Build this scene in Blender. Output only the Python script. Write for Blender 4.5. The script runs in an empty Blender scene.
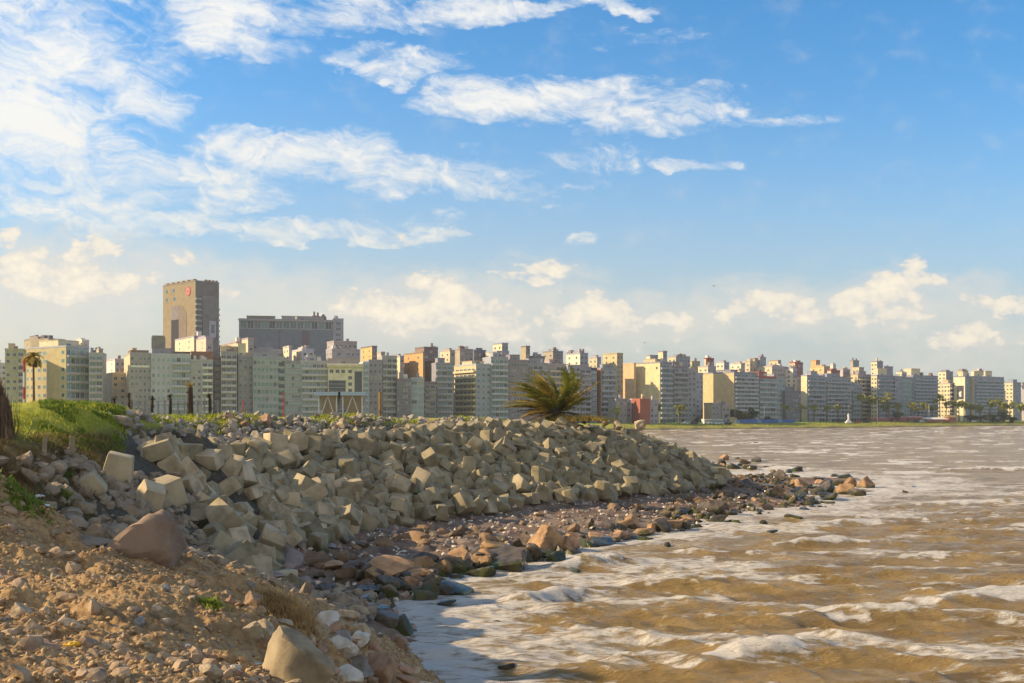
import bpy, bmesh, math, random
import numpy as np
from mathutils import Vector, Matrix, Euler
random.seed(7); rng = np.random.default_rng(7)
F = 1100.0; HY = 416.0; EYE = 7.0      # focal length in pixels, row of the horizon, eye height
scene = bpy.context.scene
COL = scene.collection
R = math.radians

# ------------------------------------------------------------------ camera
cam = bpy.data.objects.new('camera', bpy.data.cameras.new('camera'))
COL.objects.link(cam)
cam.location = (0, 0, EYE); cam.rotation_euler = (R(90), 0, 0)
cam.data.sensor_width = 36; cam.data.lens = 36 * F / 1024
cam.data.shift_y = (HY - 341.5) / 1024
cam.data.clip_start = 0.3; cam.data.clip_end = 20000
scene.camera = cam

def atd(px, py, d):      # point seen at a pixel, at a distance
    return ((px - 512) / F * d, d, EYE - (py - HY) * d / F)
def atz(px, py, z):      # point seen at a pixel, at a height
    return atd(px, py, (EYE - z) * F / (py - HY))

# ------------------------------------------------------------------ object helpers
def link(name, me, m=None, parent=None, loc=None):
    o = bpy.data.objects.new(name, me); COL.objects.link(o)
    if m is not None and me is not None and len(me.materials) == 0:
        me.materials.append(m)
    if parent is not None: o.parent = parent
    if loc is not None: o.location = loc
    return o
def tag(o, label=None, cat=None, group=None, kind=None):
    if label: o['label'] = label
    if cat: o['category'] = cat
    if group: o['group'] = group
    if kind: o['kind'] = kind
    return o
def thing(name, label, cat, loc, rz=0, group=None):
    o = bpy.data.objects.new(name, None); COL.objects.link(o)
    o.empty_display_size = 0.2
    o.location = loc; o.rotation_euler = (0, 0, rz)
    return tag(o, label, cat, group)
def mesh_np(name, V, Fc, smooth=False):
    """V (n,3), Fc (m,k) all faces with k corners"""
    V = np.asarray(V, dtype=np.float32); Fc = np.asarray(Fc, dtype=np.int32)
    me = bpy.data.meshes.new(name)
    me.vertices.add(len(V)); me.vertices.foreach_set('co', V.ravel())
    k = Fc.shape[1]
    me.loops.add(Fc.size); me.loops.foreach_set('vertex_index', Fc.ravel())
    me.polygons.add(len(Fc)); me.polygons.foreach_set('loop_start', np.arange(0, Fc.size, k, dtype=np.int32))
    me.polygons.foreach_set('loop_total', np.full(len(Fc), k, dtype=np.int32))
    me.polygons.foreach_set('use_smooth', np.full(len(Fc), bool(smooth)))
    me.update(calc_edges=True)
    return me
def merge(name, parts, smooth=False):
    """parts: list of (V, F) with the same face size"""
    Vs, Fs, n = [], [], 0
    for V, Fc in parts:
        Vs.append(V); Fs.append(np.asarray(Fc) + n); n += len(V)
    return mesh_np(name, np.concatenate(Vs), np.concatenate(Fs), smooth)
BOXF = np.array([(0,3,2,1),(4,5,6,7),(0,1,5,4),(1,2,6,5),(2,3,7,6),(3,0,4,7)])
def box(x0, y0, z0, x1, y1, z1):
    V = np.array([(x0,y0,z0),(x1,y0,z0),(x1,y1,z0),(x0,y1,z0),(x0,y0,z1),(x1,y0,z1),(x1,y1,z1),(x0,y1,z1)], dtype=float)
    return V, BOXF
def boxes(name, lst):
    return merge(name, [box(*b) for b in lst])
def tube(p, r, n=7, cap=True):
    """tapered tube along points p with radii r, quads"""
    p = [Vector(q) for q in p]; V = []; Fc = []
    for i, q in enumerate(p):
        t = (p[min(i+1, len(p)-1)] - p[max(i-1, 0)]).normalized()
        a = t.orthogonal().normalized() if abs(t.z) < .95 else Vector((1,0,0))
        a = (a - t * a.dot(t)).normalized(); b = t.cross(a)
        for k in range(n):
            w = 2*math.pi*k/n
            V.append(q + (a*math.cos(w) + b*math.sin(w)) * r[i])
    for i in range(len(p)-1):
        for k in range(n):
            Fc.append((i*n+k, i*n+(k+1)%n, (i+1)*n+(k+1)%n, (i+1)*n+k))
    return np.array([tuple(v) for v in V]), np.array(Fc)
# ------------------------------------------------------------------ noise in numpy
def _h(ix, iy, s):
    n = (ix.astype(np.int64)*374761393 + iy.astype(np.int64)*668265263 + s*1442695041) & 0x7fffffff
    n = ((n ^ (n >> 13)) * 1274126177) & 0x7fffffff
    n = ((n ^ (n >> 16)) * 73244475) & 0x7fffffff
    return ((n >> 7) & 0xffff) / 65535.0
def vnoise(x, y, s=0):
    ix = np.floor(x); iy = np.floor(y); fx = x-ix; fy = y-iy
    fx = fx*fx*fx*(fx*(fx*6-15)+10); fy = fy*fy*fy*(fy*(fy*6-15)+10)
    a = _h(ix, iy, s); b = _h(ix+1, iy, s); c = _h(ix, iy+1, s); d = _h(ix+1, iy+1, s)
    return (a*(1-fx)+b*fx)*(1-fy) + (c*(1-fx)+d*fx)*fy
def fbm(x, y, o=4, s=0, g=.5):
    t = 0; a = 1; n = 0
    for i in range(o):
        c, q = math.cos(.6*i), math.sin(.6*i)
        t = t + a*(vnoise((x*c-y*q)*2**i + 17.3*i, (x*q+y*c)*2**i - 9.1*i, s+i)*2-1); n += a; a *= g
    return t/n
def sst(a, b, x):
    t = np.clip((x-a)/(b-a), 0, 1); return t*t*(3-2*t)

# ------------------------------------------------------------------ materials
def newmat(name):
    m = bpy.data.materials.new(name); m.use_nodes = True
    nt = m.node_tree; b = nt.nodes['Principled BSDF']
    return m, nt, b
def nz(nt, scale, detail=4, rough=.55, coord='Position', vec=None, dim='3D'):
    n = nt.nodes.new('ShaderNodeTexNoise'); n.noise_dimensions = dim
    n.inputs['Scale'].default_value = scale; n.inputs['Detail'].default_value = detail
    n.inputs['Roughness'].default_value = rough
    if vec is None:
        if coord == 'Position':
            g = nt.nodes.new('ShaderNodeNewGeometry'); vec = g.outputs['Position']
        else:
            g = nt.nodes.new('ShaderNodeTexCoord'); vec = g.outputs['Object']
    nt.links.new(vec, n.inputs['Vector'])
    return n.outputs['Fac']
def ramp(nt, fac, stops, interp='LINEAR'):
    r = nt.nodes.new('ShaderNodeValToRGB'); r.color_ramp.interpolation = interp
    e = r.color_ramp.elements
    while len(e) < len(stops): e.new(.5)
    for i, (p, c) in enumerate(stops):
        e[i].position = p; e[i].color = (*c, 1) if len(c) == 3 else c
    if fac is not None: nt.links.new(fac, r.inputs['Fac'])
    return r.outputs['Color']
def mixc(nt, fac, a, b, mode='MIX'):
    n = nt.nodes.new('ShaderNodeMix'); n.data_type = 'RGBA'; n.blend_type = mode
    for key, v in (('Factor', fac),):
        if isinstance(v, (int, float)): n.inputs[0].default_value = v
        else: nt.links.new(v, n.inputs[0])
    for idx, v in ((6, a), (7, b)):
        if isinstance(v, tuple): n.inputs[idx].default_value = (*v[:3], 1)
        else: nt.links.new(v, n.inputs[idx])
    return n.outputs[2]
def mth(nt, op, a, b=None, c=None, clamp=False):
    n = nt.nodes.new('ShaderNodeMath'); n.operation = op; n.use_clamp = clamp
    for i, v in enumerate((a, b, c)):
        if v is None: continue
        if isinstance(v, (int, float)): n.inputs[i].default_value = v
        else: nt.links.new(v, n.inputs[i])
    return n.outputs[0]
def bump(nt, b, h, strength=.5, dist=.05):
    n = nt.nodes.new('ShaderNodeBump'); n.inputs['Strength'].default_value = strength
    n.inputs['Distance'].default_value = dist
    nt.links.new(h, n.inputs['Height']); nt.links.new(n.outputs[0], b.inputs['Normal'])
def scl(c, k): return tuple(min(1, v*k) for v in c)
def rough_mat(name, c, c2=None, scale=2.0, rough=.9, bmp=.4, bdist=.03, rnd=.0, coord='Object', spec=.3, bscale=None, topc=None, wetz=None):
    """stony material: two colours through noise, bump, variation from thing to thing, moss on tops"""
    m, nt, b = newmat(name)
    c2 = c2 or scl(c, .6)
    f = nz(nt, scale, 6, .6, coord)
    col = ramp(nt, f, [(.3, c2), (.52, c), (.72, scl(c, 1.25))])
    if rnd:
        oi = nt.nodes.new('ShaderNodeObjectInfo')
        v = mth(nt, 'MULTIPLY_ADD', oi.outputs['Random'], rnd, 1 - rnd/2)
        hsv = nt.nodes.new('ShaderNodeHueSaturation'); nt.links.new(v, hsv.inputs['Value'])
        h = mth(nt, 'MULTIPLY_ADD', oi.outputs['Random'], -.03*rnd, .5 + .015*rnd); nt.links.new(h, hsv.inputs['Hue'])
        nt.links.new(col, hsv.inputs['Color']); col = hsv.outputs['Color']
    if wetz is not None:      # dark weed and wet rock near the water line
        g = nt.nodes.new('ShaderNodeNewGeometry'); s = nt.nodes.new('ShaderNodeSeparateXYZ')
        nt.links.new(g.outputs['Position'], s.inputs[0])
        zz = mth(nt, 'ADD', s.outputs['Z'], mth(nt, 'MULTIPLY', nz(nt, 2.2, 4), -1.0))
        w = mth(nt, 'SUBTRACT', 1.0, mth(nt, 'MULTIPLY', mth(nt, 'ADD', zz, .5 - wetz), 3.0, clamp=True), clamp=True)
        weed = ramp(nt, nz(nt, 1.3, 3), [(.42, (.035, .028, .02)), (.6, (.06, .07, .012))])
        col = mixc(nt, mth(nt, 'MULTIPLY', w, .9), col, weed)
        nt.links.new(mth(nt, 'MULTIPLY_ADD', w, -.45, rough), b.inputs['Roughness'])
    else: b.inputs['Roughness'].default_value = rough
    nt.links.new(col, b.inputs['Base Color'])
    b.inputs['Specular IOR Level'].default_value = spec
    bump(nt, b, nz(nt, bscale or scale*5, 6, .65, coord), bmp, bdist)
    return m
def plain(name, c, rough=.6, metal=0, spec=.4, var=.0, scale=1.0):
    m, nt, b = newmat(name)
    if var:
        f = nz(nt, scale, 4)
        nt.links.new(ramp(nt, f, [(.3, scl(c, 1-var)), (.7, scl(c, 1+var))]), b.inputs['Base Color'])
    else: b.inputs['Base Color'].default_value = (*c, 1)
    b.inputs['Roughness'].default_value = rough; b.inputs['Metallic'].default_value = metal
    b.inputs['Specular IOR Level'].default_value = spec
    return m

# ------------------------------------------------------------------ sun and sky
SUN_AZ = (-1.0, 0.03); SUN_EL = 26.0
sd = Vector((SUN_AZ[0], SUN_AZ[1], 0)).normalized() * math.cos(R(SUN_EL)) + Vector((0, 0, math.sin(R(SUN_EL))))
sun = bpy.data.objects.new('sun', bpy.data.lights.new('sun', 'SUN')); COL.objects.link(sun)
sun.rotation_euler = sd.to_track_quat('Z', 'Y').to_euler()
sun.data.energy = 5.0; sun.data.angle = R(.5); sun.data.color = (1.0, .75, .44)
world = bpy.data.worlds.new('World'); scene.world = world; world.use_nodes = True
def build_world():
    nt = world.node_tree; bg = nt.nodes['Background']
    sky = nt.nodes.new('ShaderNodeTexSky'); sky.sky_type = 'NISHITA'; sky.sun_disc = False
    sky.sun_elevation = R(SUN_EL); sky.sun_rotation = math.atan2(sd.x, sd.y)
    sky.air_density = 1.0; sky.dust_density = .6; sky.ozone_density = 2.0
    tc = nt.nodes.new('ShaderNodeTexCoord'); sp = nt.nodes.new('ShaderNodeSeparateXYZ')
    nt.links.new(tc.outputs['Generated'], sp.inputs[0])
    X, Y, Z = sp.outputs
    ya = mth(nt, 'ADD', mth(nt, 'ABSOLUTE', Y), .08)
    # compass coordinates of the northern half of the sky, in hundreds
    U = mth(nt, 'MULTIPLY_ADD', mth(nt, 'DIVIDE', X, ya), 11.88, 5.12)
    V = mth(nt, 'MULTIPLY', mth(nt, 'DIVIDE', Z, ya), 11.88)          # up, 0 at horizon, 4.16 at 416 rows up
    def vec(a, b, c=0.0):
        n = nt.nodes.new('ShaderNodeCombineXYZ')
        for i, v in enumerate((a, b, c)):
            if isinstance(v, (int, float)): n.inputs[i].default_value = v
            else: nt.links.new(v, n.inputs[i])
        return n.outputs[0]
    uw = nt.nodes.new('ShaderNodeTexNoise'); uw.inputs['Scale'].default_value = 1.6; uw.inputs['Detail'].default_value = 5; uw.inputs['Roughness'].default_value = .6
    nt.links.new(vec(mth(nt, 'MULTIPLY', U, .7), mth(nt, 'MULTIPLY', V, 1.5), 3.0), uw.inputs['Vector'])
    ub = nt.nodes.new('ShaderNodeVectorMath'); ub.operation = 'SUBTRACT'; nt.links.new(uw.outputs['Color'], ub.inputs[0]); ub.inputs[1].default_value = (.5, .5, .5)
    uv = nt.nodes.new('ShaderNodeVectorMath'); uv.operation = 'MULTIPLY_ADD'; nt.links.new(ub.outputs[0], uv.inputs[0]); uv.inputs[1].default_value = (1.5, .75, 0)
    nt.links.new(vec(U, V), uv.inputs[2]); UV = uv.outputs[0]
    def blobs(lst):
        tot = None
        for (cx, cy, rx, ry, a, tilt) in lst:
            n = nt.nodes.new('ShaderNodeVectorMath'); n.operation = 'MULTIPLY_ADD'
            kx, ky = 85/rx, 85/ry
            nt.links.new(UV, n.inputs[0]); n.inputs[1].default_value = (kx, ky, 0); n.inputs[2].default_value = (-cx/100*kx, -(HY-cy)/100*ky, 0)
            d = nt.nodes.new('ShaderNodeVectorMath'); d.operation = 'DOT_PRODUCT'
            nt.links.new(n.outputs[0], d.inputs[0]); nt.links.new(n.outputs[0], d.inputs[1])
            e = mth(nt, 'MULTIPLY_ADD', d.outputs['Value'], -a, a)
            tot = e if tot is None else mth(nt, 'MAXIMUM', tot, e)
        return mth(nt, 'MAXIMUM', tot, 0.0)
    # warp
    wn = nt.nodes.new('ShaderNodeTexNoise'); wn.inputs['Scale'].default_value = 1.3; wn.inputs['Detail'].default_value = 4
    nt.links.new(vec(U, V), wn.inputs['Vector'])
    wv = nt.nodes.new('ShaderNodeVectorMath'); wv.operation = 'MULTIPLY_ADD'
    nt.links.new(wn.outputs['Color'], wv.inputs[0]); wv.inputs[1].default_value = (1.1, .8, 0)
    base = vec(mth(nt, 'MULTIPLY', U, .62), mth(nt, 'MULTIPLY_ADD', V, 1.55, mth(nt, 'MULTIPLY', U, .28)))
    nt.links.new(base, wv.inputs[2])
    hi = nz(nt, 1.15, 10, .62, vec=wv.outputs[0])
    hi2 = nz(nt, 6.5, 6, .6, vec=wv.outputs[0])
    hmask = blobs([(60,95,125,95,1.0,0),(130,75,70,60,.9,0),(40,20,80,60,.85,0),(240,25,95,32,.85,-20),(370,20,80,20,.8,0),(480,12,80,14,.75,0),(590,8,60,10,.6,0),
                   (275,152,115,30,.88,0),(400,175,160,22,.7,0),(500,190,80,14,.6,0),(540,98,120,26,.9,0),(660,112,100,22,.7,0),(420,66,55,14,.65,0),(345,60,30,10,.62,0),
                   (700,167,40,8,.33,0),(640,40,60,8,.2,0),(110,185,160,30,.78,0),(60,217,70,9,.72,0),(150,225,120,16,.55,0),(300,225,140,14,.52,0),(780,125,70,10,.3,0),(590,160,60,20,.42,0),(420,238,60,8,.5,0),(590,238,24,6,.2,0)])
    h = mth(nt, 'ADD', mth(nt, 'MULTIPLY', hmask, .55), mth(nt, 'MULTIPLY_ADD', hi, 2.0, mth(nt, 'MULTIPLY', hi2, .8)))
    ha = nt.nodes.new('ShaderNodeMapRange'); ha.interpolation_type = 'SMOOTHSTEP'
    ha.inputs[1].default_value = 1.34; ha.inputs[2].default_value = 2.1; nt.links.new(h, ha.inputs[0])
    def gate(v, a, b):
        n = nt.nodes.new('ShaderNodeMapRange'); n.interpolation_type = 'SMOOTHSTEP'; n.inputs[1].default_value = a; n.inputs[2].default_value = b; nt.links.new(v, n.inputs[0]); return n.outputs[0]
    ha = mth(nt, 'MULTIPLY', mth(nt, 'MULTIPLY', ha.outputs[0], .92), gate(hmask, .0, .22))
    # cumulus
    vv = vec(U, mth(nt, 'MULTIPLY', V, 1.35))
    vo = nt.nodes.new('ShaderNodeTexVoronoi'); vo.feature = 'SMOOTH_F1'; vo.inputs['Scale'].default_value = 5.0; vo.inputs['Smoothness'].default_value = .6
    wn2 = nt.nodes.new('ShaderNodeTexNoise'); wn2.inputs['Scale'].default_value = 3.5; wn2.inputs['Detail'].default_value = 5
    nt.links.new(vv, wn2.inputs['Vector'])
    w2 = nt.nodes.new('ShaderNodeVectorMath'); w2.operation = 'MULTIPLY_ADD'
    nt.links.new(wn2.outputs['Color'], w2.inputs[0]); w2.inputs[1].default_value = (.22, .22, 0); nt.links.new(vv, w2.inputs[2])
    nt.links.new(w2.outputs[0], vo.inputs['Vector'])
    puff = mth(nt, 'SUBTRACT', 1.0, vo.outputs['Distance'])
    cn = nz(nt, 2.6, 8, .58, vec=vv)
    CUM = [(20,272,48,26,1,0),(70,280,70,22,.95,0),(92,252,24,18,.95,0),(130,285,40,20,.9,0),(14,238,24,12,.9,0),(180,262,26,10,.55,0),
           (420,283,26,13,.95,0),(400,240,34,6,.62,0),(545,266,42,13,.98,0),(500,272,40,7,.75,0),(380,305,50,20,.95,0),(440,308,70,22,1,0),(400,330,160,18,.62,0),(360,300,20,16,.9,0),(300,300,30,18,.6,0),(500,322,60,16,.75,0),
           (595,312,34,20,1,0),(575,322,40,16,.9,0),(640,322,40,14,.85,0),(685,318,16,12,.85,0),(770,305,38,18,.95,0),(830,303,50,18,1,0),(890,292,44,20,1,0),(918,280,26,20,1,0),(730,318,40,10,.75,0),(850,316,120,12,.85,0),(455,318,120,14,.8,0),(60,295,100,16,.85,0),(620,325,110,12,.75,0),(1010,352,60,10,.7,0),
           (935,345,36,15,.95,0),(962,334,26,15,.95,0),(1000,300,50,12,.9,0),(1040,296,36,14,.9,0),(230,290,30,16,.62,0),(600,345,80,12,.5,0),(150,310,120,12,.5,0)]
    cm = blobs(CUM)
    vo2 = nt.nodes.new('ShaderNodeTexVoronoi'); vo2.feature = 'F1'; vo2.inputs['Scale'].default_value = 13.0
    nt.links.new(w2.outputs[0], vo2.inputs['Vector'])
    puff2 = mth(nt, 'SUBTRACT', .5, vo2.outputs['Distance'])
    c = mth(nt, 'ADD', mth(nt, 'MULTIPLY', cm, .78), mth(nt, 'MULTIPLY_ADD', puff, .6, mth(nt, 'MULTIPLY_ADD', puff2, .3, mth(nt, 'MULTIPLY', cn, 1.25))))
    ca = nt.nodes.new('ShaderNodeMapRange'); ca.interpolation_type = 'SMOOTHSTEP'
    ca.inputs[1].default_value = 1.24; ca.inputs[2].default_value = 1.52; nt.links.new(c, ca.inputs[0])
    # relief of the cumulus: brighter where the puff bulges, greyer underneath
    ct = nt.nodes.new('ShaderNodeMapRange'); ct.inputs[1].default_value = 1.35; ct.inputs[2].default_value = 1.85; nt.links.new(c, ct.inputs[0])
    # clear air: Nishita with the pale band of the lower sky
    g = nt.nodes.new('ShaderNodeVectorMath'); g.operation = 'SCALE'; g.inputs['Scale'].default_value = WS
    nt.links.new(sky.outputs[0], g.inputs[0])
    low = mth(nt, 'EXPONENT', mth(nt, 'MULTIPLY', mth(nt, 'MULTIPLY', V, V), -.24))
    side = mth(nt, 'MULTIPLY_ADD', U, -.1, .75, clamp=True)
    lowc = mixc(nt, side, (.43, .425, .385), (.56, .47, .33))
    tint = mixc(nt, 1.0, g.outputs[0], (.38, .90, 1.20), 'MULTIPLY')
    skyc = mixc(nt, mth(nt, 'MULTIPLY', low, .93), tint, lowc)
    hc = mixc(nt, mth(nt, 'MULTIPLY', low, 1.0, clamp=True), (.70, .685, .645), (.66, .59, .47))
    s1 = mixc(nt, ha, skyc, hc)
    cc = mixc(nt, ct.outputs[0], (.56, .53, .48), (.74, .66, .52))
    s2 = mixc(nt, mth(nt, 'MULTIPLY', ca.outputs[0], .82), s1, cc)
    # the rest of the sky, behind and beside: broken cream cloud, unseen, added for warm fill light
    back = nt.nodes.new('ShaderNodeMapRange'); back.interpolation_type = 'SMOOTHSTEP'; back.inputs[1].default_value = .25; back.inputs[2].default_value = -.35
    nt.links.new(Y, back.inputs[0])
    bn = nz(nt, 2.2, 3, .55, vec=tc.outputs['Generated'])
    bcov = mth(nt, 'MULTIPLY', back.outputs[0], mth(nt, 'MULTIPLY_ADD', bn, 1.4, .1, clamp=True))
    veil = blobs([(60,290,190,60,1,0),(430,312,210,42,1,0),(640,322,190,34,.9,0),(860,308,200,40,.9,0),(980,345,120,34,.8,0),(230,300,160,46,.8,0),(545,268,80,18,.6,0)])
    va = mth(nt, 'MULTIPLY', gate(mth(nt, 'MULTIPLY_ADD', cn, 1.3, veil), .62, 1.65), .7)
    s1v = mixc(nt, va, s1, (.56, .53, .475))
    cal = mth(nt, 'MULTIPLY', mth(nt, 'MULTIPLY', ca.outputs[0], .88), gate(cm, .0, .25))
    s2b = mixc(nt, cal, s1v, cc)
    s2 = mixc(nt, bcov, s2b, (.42, .405, .38))
    nt.links.new(s2, bg.inputs['Color']); bg.inputs['Strength'].default_value = 1.0
WS = 0.115
world.cycles.sampling_method = 'MANUAL'; world.cycles.sample_map_resolution = 256
build_world()
vs = scene.view_settings; vs.view_transform = 'Standard'; vs.look = 'None'; vs.exposure = 0.54; vs.gamma = 1; vs.use_curve_mapping = False
# ------------------------------------------------------------------ terrain: heights set at many spots of the place
CP = []
def cd(px, py, d): CP.append(atd(px, py, d))
def cz(px, py, z): CP.append(atz(px, py, z))
def cw(x, y, z): CP.append((x, y, z))
for a in [(0,683,10.3),(0,600,14.6),(0,525,23.5),(100,683,10.4),(100,600,14.8),(100,548,21.5),(180,565,21.5),(180,620,15),(180,683,11),(250,575,22.5),(250,620,16.6),(250,683,12.3),
          (300,598,24.5),(300,683,15),(340,618,27),(340,683,19),(380,640,29.5),(-150,683,9),(-200,590,17)]: cd(*a)
# dry grass shoulder and green hill at the left
for a in [(0,432,24),(0,480,22),(0,508,25),(60,487,29),(100,476,35),(50,444,31),(100,444,40),(110,490,32),(125,510,30),(145,562,28),(60,520,27),(150,530,31),
          (40,414,40),(85,412,42),(60,411,55),(0,414,45),(130,414,48),(-150,412,30),(-150,412,60),(120,425,44),(30,470,26),(-60,440,22)]: cd(*a)
for a in [(200,545,34),(230,565,38),(200,490,42),(150,462,43),(200,440,49),(170,505,37)]: cd(*a)
for a in [(280,588,.6),(320,592,.3),(250,572,.8),(300,548,.8),(400,527,.8),(500,514,.8),(600,504,.8),(660,495,.7),(700,489,.6),(300,563,.7),(400,543,.55),(450,560,.3),(350,578,.35),
          (500,530,.6),(560,520,.6),(620,512,.5),(680,503,.45),(370,588,.25)]: cz(*a)
# crest of the block mound, middle of its slope, flat ground behind
crest = [(-19.5,51,7.0),(-19.5,58.5,6.95),(-15.7,68,6.9),(-10,76.5,6.85),(-3,85,6.8),(3.5,92.5,6.2),(8,99,5.7),(12.6,104,5.1)]
for c in crest: cw(*c)
foot = [(-10.5,44.3),(-10.2,52.9),(-6.4,62.6),(-.8,71),(6.3,79.3),(12,87.5),(16.4,96)]
for (fx, fy), c in zip(foot, crest): cw((fx+c[0])/2, (fy+c[1])/2, c[2]*.52+.35)
for c in crest[:-1]:
    cw(c[0]-5, c[1]+3, c[2]-.2); cw(c[0]-14, c[1]+9, c[2]-.5)
cw(18,108,2.4); cw(20.5,103,.7); cw(22,112,.6); cw(16,118,.5); cw(10,112,3.6); cw(4,112,5); cw(6,124,.3); cw(-6,125,5.2); cw(2,140,.2); cw(-14,140,5.8); cw(-30,110,6.5); cw(-40,140,6.4); cw(-60,100,6.7); cw(-60,60,7.1); cw(-60,30,5.2); cw(-60,160,6.4); cw(-30,160,6.2)
# low rocky spit to the right
for a in [(740,488,.2),(780,490,.0),(820,487,-.1),(850,486,-.15),(760,480,.1),(800,476,-.15),(720,468,.1),(745,464,.0),(770,464,-.1),(800,500,.0),(760,505,.05)]: cz(*a)
# water line and the bottom beyond it
for a in [(432,592,0),(445,585,0),(520,562,0),(600,542,0),(680,530,0),(730,514,0),(800,506,0),(862,492,0),(405,655,0),(432,683,0),(400,628,.0),(380,612,.05),(880,480,-.1),(830,466,-.1)]: cz(*a)
for a in [(470,600,-.7),(540,585,-.8),(620,560,-.8),(700,545,-.8),(770,530,-.8),(860,510,-.9),(900,485,-.9),(860,462,-.9),(460,640,-.7),(490,683,-.8),(430,620,-.5),(770,452,-.9),(700,445,-.9)]: cz(*a)
cw(-1,22,0); cw(3,10,0); cw(4.5,0,0); cw(-3,5,4.75); cw(-2,0,5.2); cw(-5,-6,5.3); cw(-8,3,4.9); cw(-20,0,4.6); cw(-30,10,4.3); cw(-18,14,4.4); cw(-45,25,4.6); cw(-22,19,4.5); cw(6,-10,0); cw(-20,-20,4.6)  # unseen ground at the left set low to let sun reach the dirt
for a in [(10,20,-2),(10,0,-2),(10,40,-2),(30,40,-2.5),(40,70,-2.5),(60,100,-2.5),(60,140,-2.5),(40,160,-2.5),(60,20,-3),(60,-10,-3),(30,160,-2.5),(15,150,-2)]: cw(*a)
CP = np.array(CP)
def _k(d2): return np.sqrt(d2 + .8)
_n = len(CP)
_A = _k((CP[:,None,0]-CP[None,:,0])**2 + (CP[:,None,1]-CP[None,:,1])**2) - np.eye(_n)*.05
_P = np.c_[np.ones(_n), CP[:,:2]]
_S = np.linalg.solve(np.block([[_A, _P], [_P.T, np.zeros((3,3))]]), np.r_[CP[:,2], np.zeros(3)])
def rbf(x, y):
    sh = x.shape; x = x.ravel(); y = y.ravel(); out = np.empty(len(x))
    for i in range(0, len(x), 20000):
        a = x[i:i+20000]; b = y[i:i+20000]
        out[i:i+20000] = _k((a[:,None]-CP[None,:,0])**2 + (b[:,None]-CP[None,:,1])**2) @ _S[:_n] + _S[_n] + _S[_n+1]*a + _S[_n+2]*b
    return out.reshape(sh)
# far coast: water on the right of this line
COAST = np.array([(16,112),(6,124),(2,140),(-8,180),(-22,240),(-20,330),(5,430),(40,505),(66,552),(120,590),(200,650),(270,710),(330,760),(385,805),(470,850),(700,930),(1400,1100),(4000,1500)], dtype=float)
def coast_sd(x, y):
    d = np.full(x.shape, 1e9); 
    for a, b in zip(COAST[:-1], COAST[1:]):
        e = b-a; t = np.clip(((x-a[0])*e[0] + (y-a[1])*e[1])/(e@e), 0, 1)
        d = np.minimum(d, np.hypot(x-a[0]-t*e[0], y-a[1]-t*e[1]))
    xc = np.interp(y, COAST[:,1], COAST[:,0])
    return np.where(x < xc, d, -d)
def far_h(x, y):
    s = coast_sd(x, y)
    plat = 6.3 - 3.2*sst(150, 480, y)
    plat = plat*np.where(y < 1e9, 1, 1)
    r = sst(0, 1, s/38.0)
    land = .15 + (plat-.15)*(.35*sst(0, 6, s) + .65*r)
    return np.where(s > 0, land, np.maximum(-3, .15 + s*.06))
def height(x, y):
    x = np.asarray(x, float); y = np.asarray(y, float)
    w = (1-sst(128, 158, y)) * (1-sst(45, 60, np.abs(x)))
    w = w * np.where(y < -15, 0, 1)
    hf = np.where(y > 60, far_h(x, y), np.where(x < 0, 7.2, -2.5)*1.0)
    out = hf.copy(); m = w > 0
    if m.any(): out[m] = rbf(x[m], y[m])*w[m] + hf[m]*(1-w[m])
    return out
# zones
def crest_t(x, y):
    """position across the mound slope: 0 at the foot, 1 at the crest; s along it 0..1"""
    fp = np.array([(-7.5,35)] + foot + [(20.5,104),(20,112)]); cp = np.array([(-20.5,44)] + [c[:2] for c in crest[:-1]] + [(12.6,104),(12.6,106)])
    best = np.full(x.shape, 1e9); T = np.zeros(x.shape); Sg = np.zeros(x.shape)
    mid = (fp+cp)/2
    for i in range(len(fp)-1):
        for k in range(6):
            f = k/6; a = fp[i]*(1-f)+fp[i+1]*f; c = cp[i]*(1-f)+cp[i+1]*f
            e = c-a; t = ((x-a[0])*e[0] + (y-a[1])*e[1])/(e@e)
            tc = np.clip(t, 0, 1)
            d = np.hypot(x-a[0]-tc*e[0], y-a[1]-tc*e[1])
            b = d < best; best = np.where(b, d, best); T = np.where(b, t, T); Sg = np.where(b, (i+f)/(len(fp)-1), Sg)
    return T, Sg, best
DIRT_EDGE = [( -40,26),(-10.2,22.5),(-7.9,21.5),(-6.5,22),(-5.5,23.5),(-4.8,25.5),(-4.2,27.5),(-3.5,30),(-3.2,33)]
def near_w(x, y):   # bare dirt bank in front
    ye = np.interp(x, [p[0] for p in DIRT_EDGE], [p[1] for p in DIRT_EDGE])
    return (1-sst(-.8, 1.2, y-ye+fbm(x*.8, y*.8, 3, 5)*1.2))
def surf(x, y):
    z = height(x, y)
    nw = near_w(x, y)*(y < 40)
    land = sst(-.3, .6, z)
    det = nw*(fbm(x*.55, y*.55, 3, 1)*.26 + fbm(x*2.0, y*2.0, 5, 2)*.2*sst(-.4,.3,fbm(x*.5,y*.5,2,9)) + np.abs(fbm(x*5, y*5, 4, 3))*.1)
    mid = (1-nw)*land*(y < 150)*(fbm(x*.35, y*.35, 3, 11)*.18 + fbm(x*1.7, y*1.7, 3, 12)*.09)
    edge = sst(-1.2, -.2, z)*(1-sst(.4, 1.2, z))*(1-nw)*(y < 150)*np.abs(fbm(x*.9, y*.9, 4, 21))*.35
    far = (y >= 150)*land*fbm(x*.05, y*.05, 4, 31)*.25
    return z + det + mid + edge + far
def axis(segs):
    out = [segs[0][0]]
    for a, b, st in segs:
        n = max(1, int(round(abs(b-a)/st))); out += list(np.linspace(a, b, n+1)[1:])
    return np.array(out)
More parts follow.
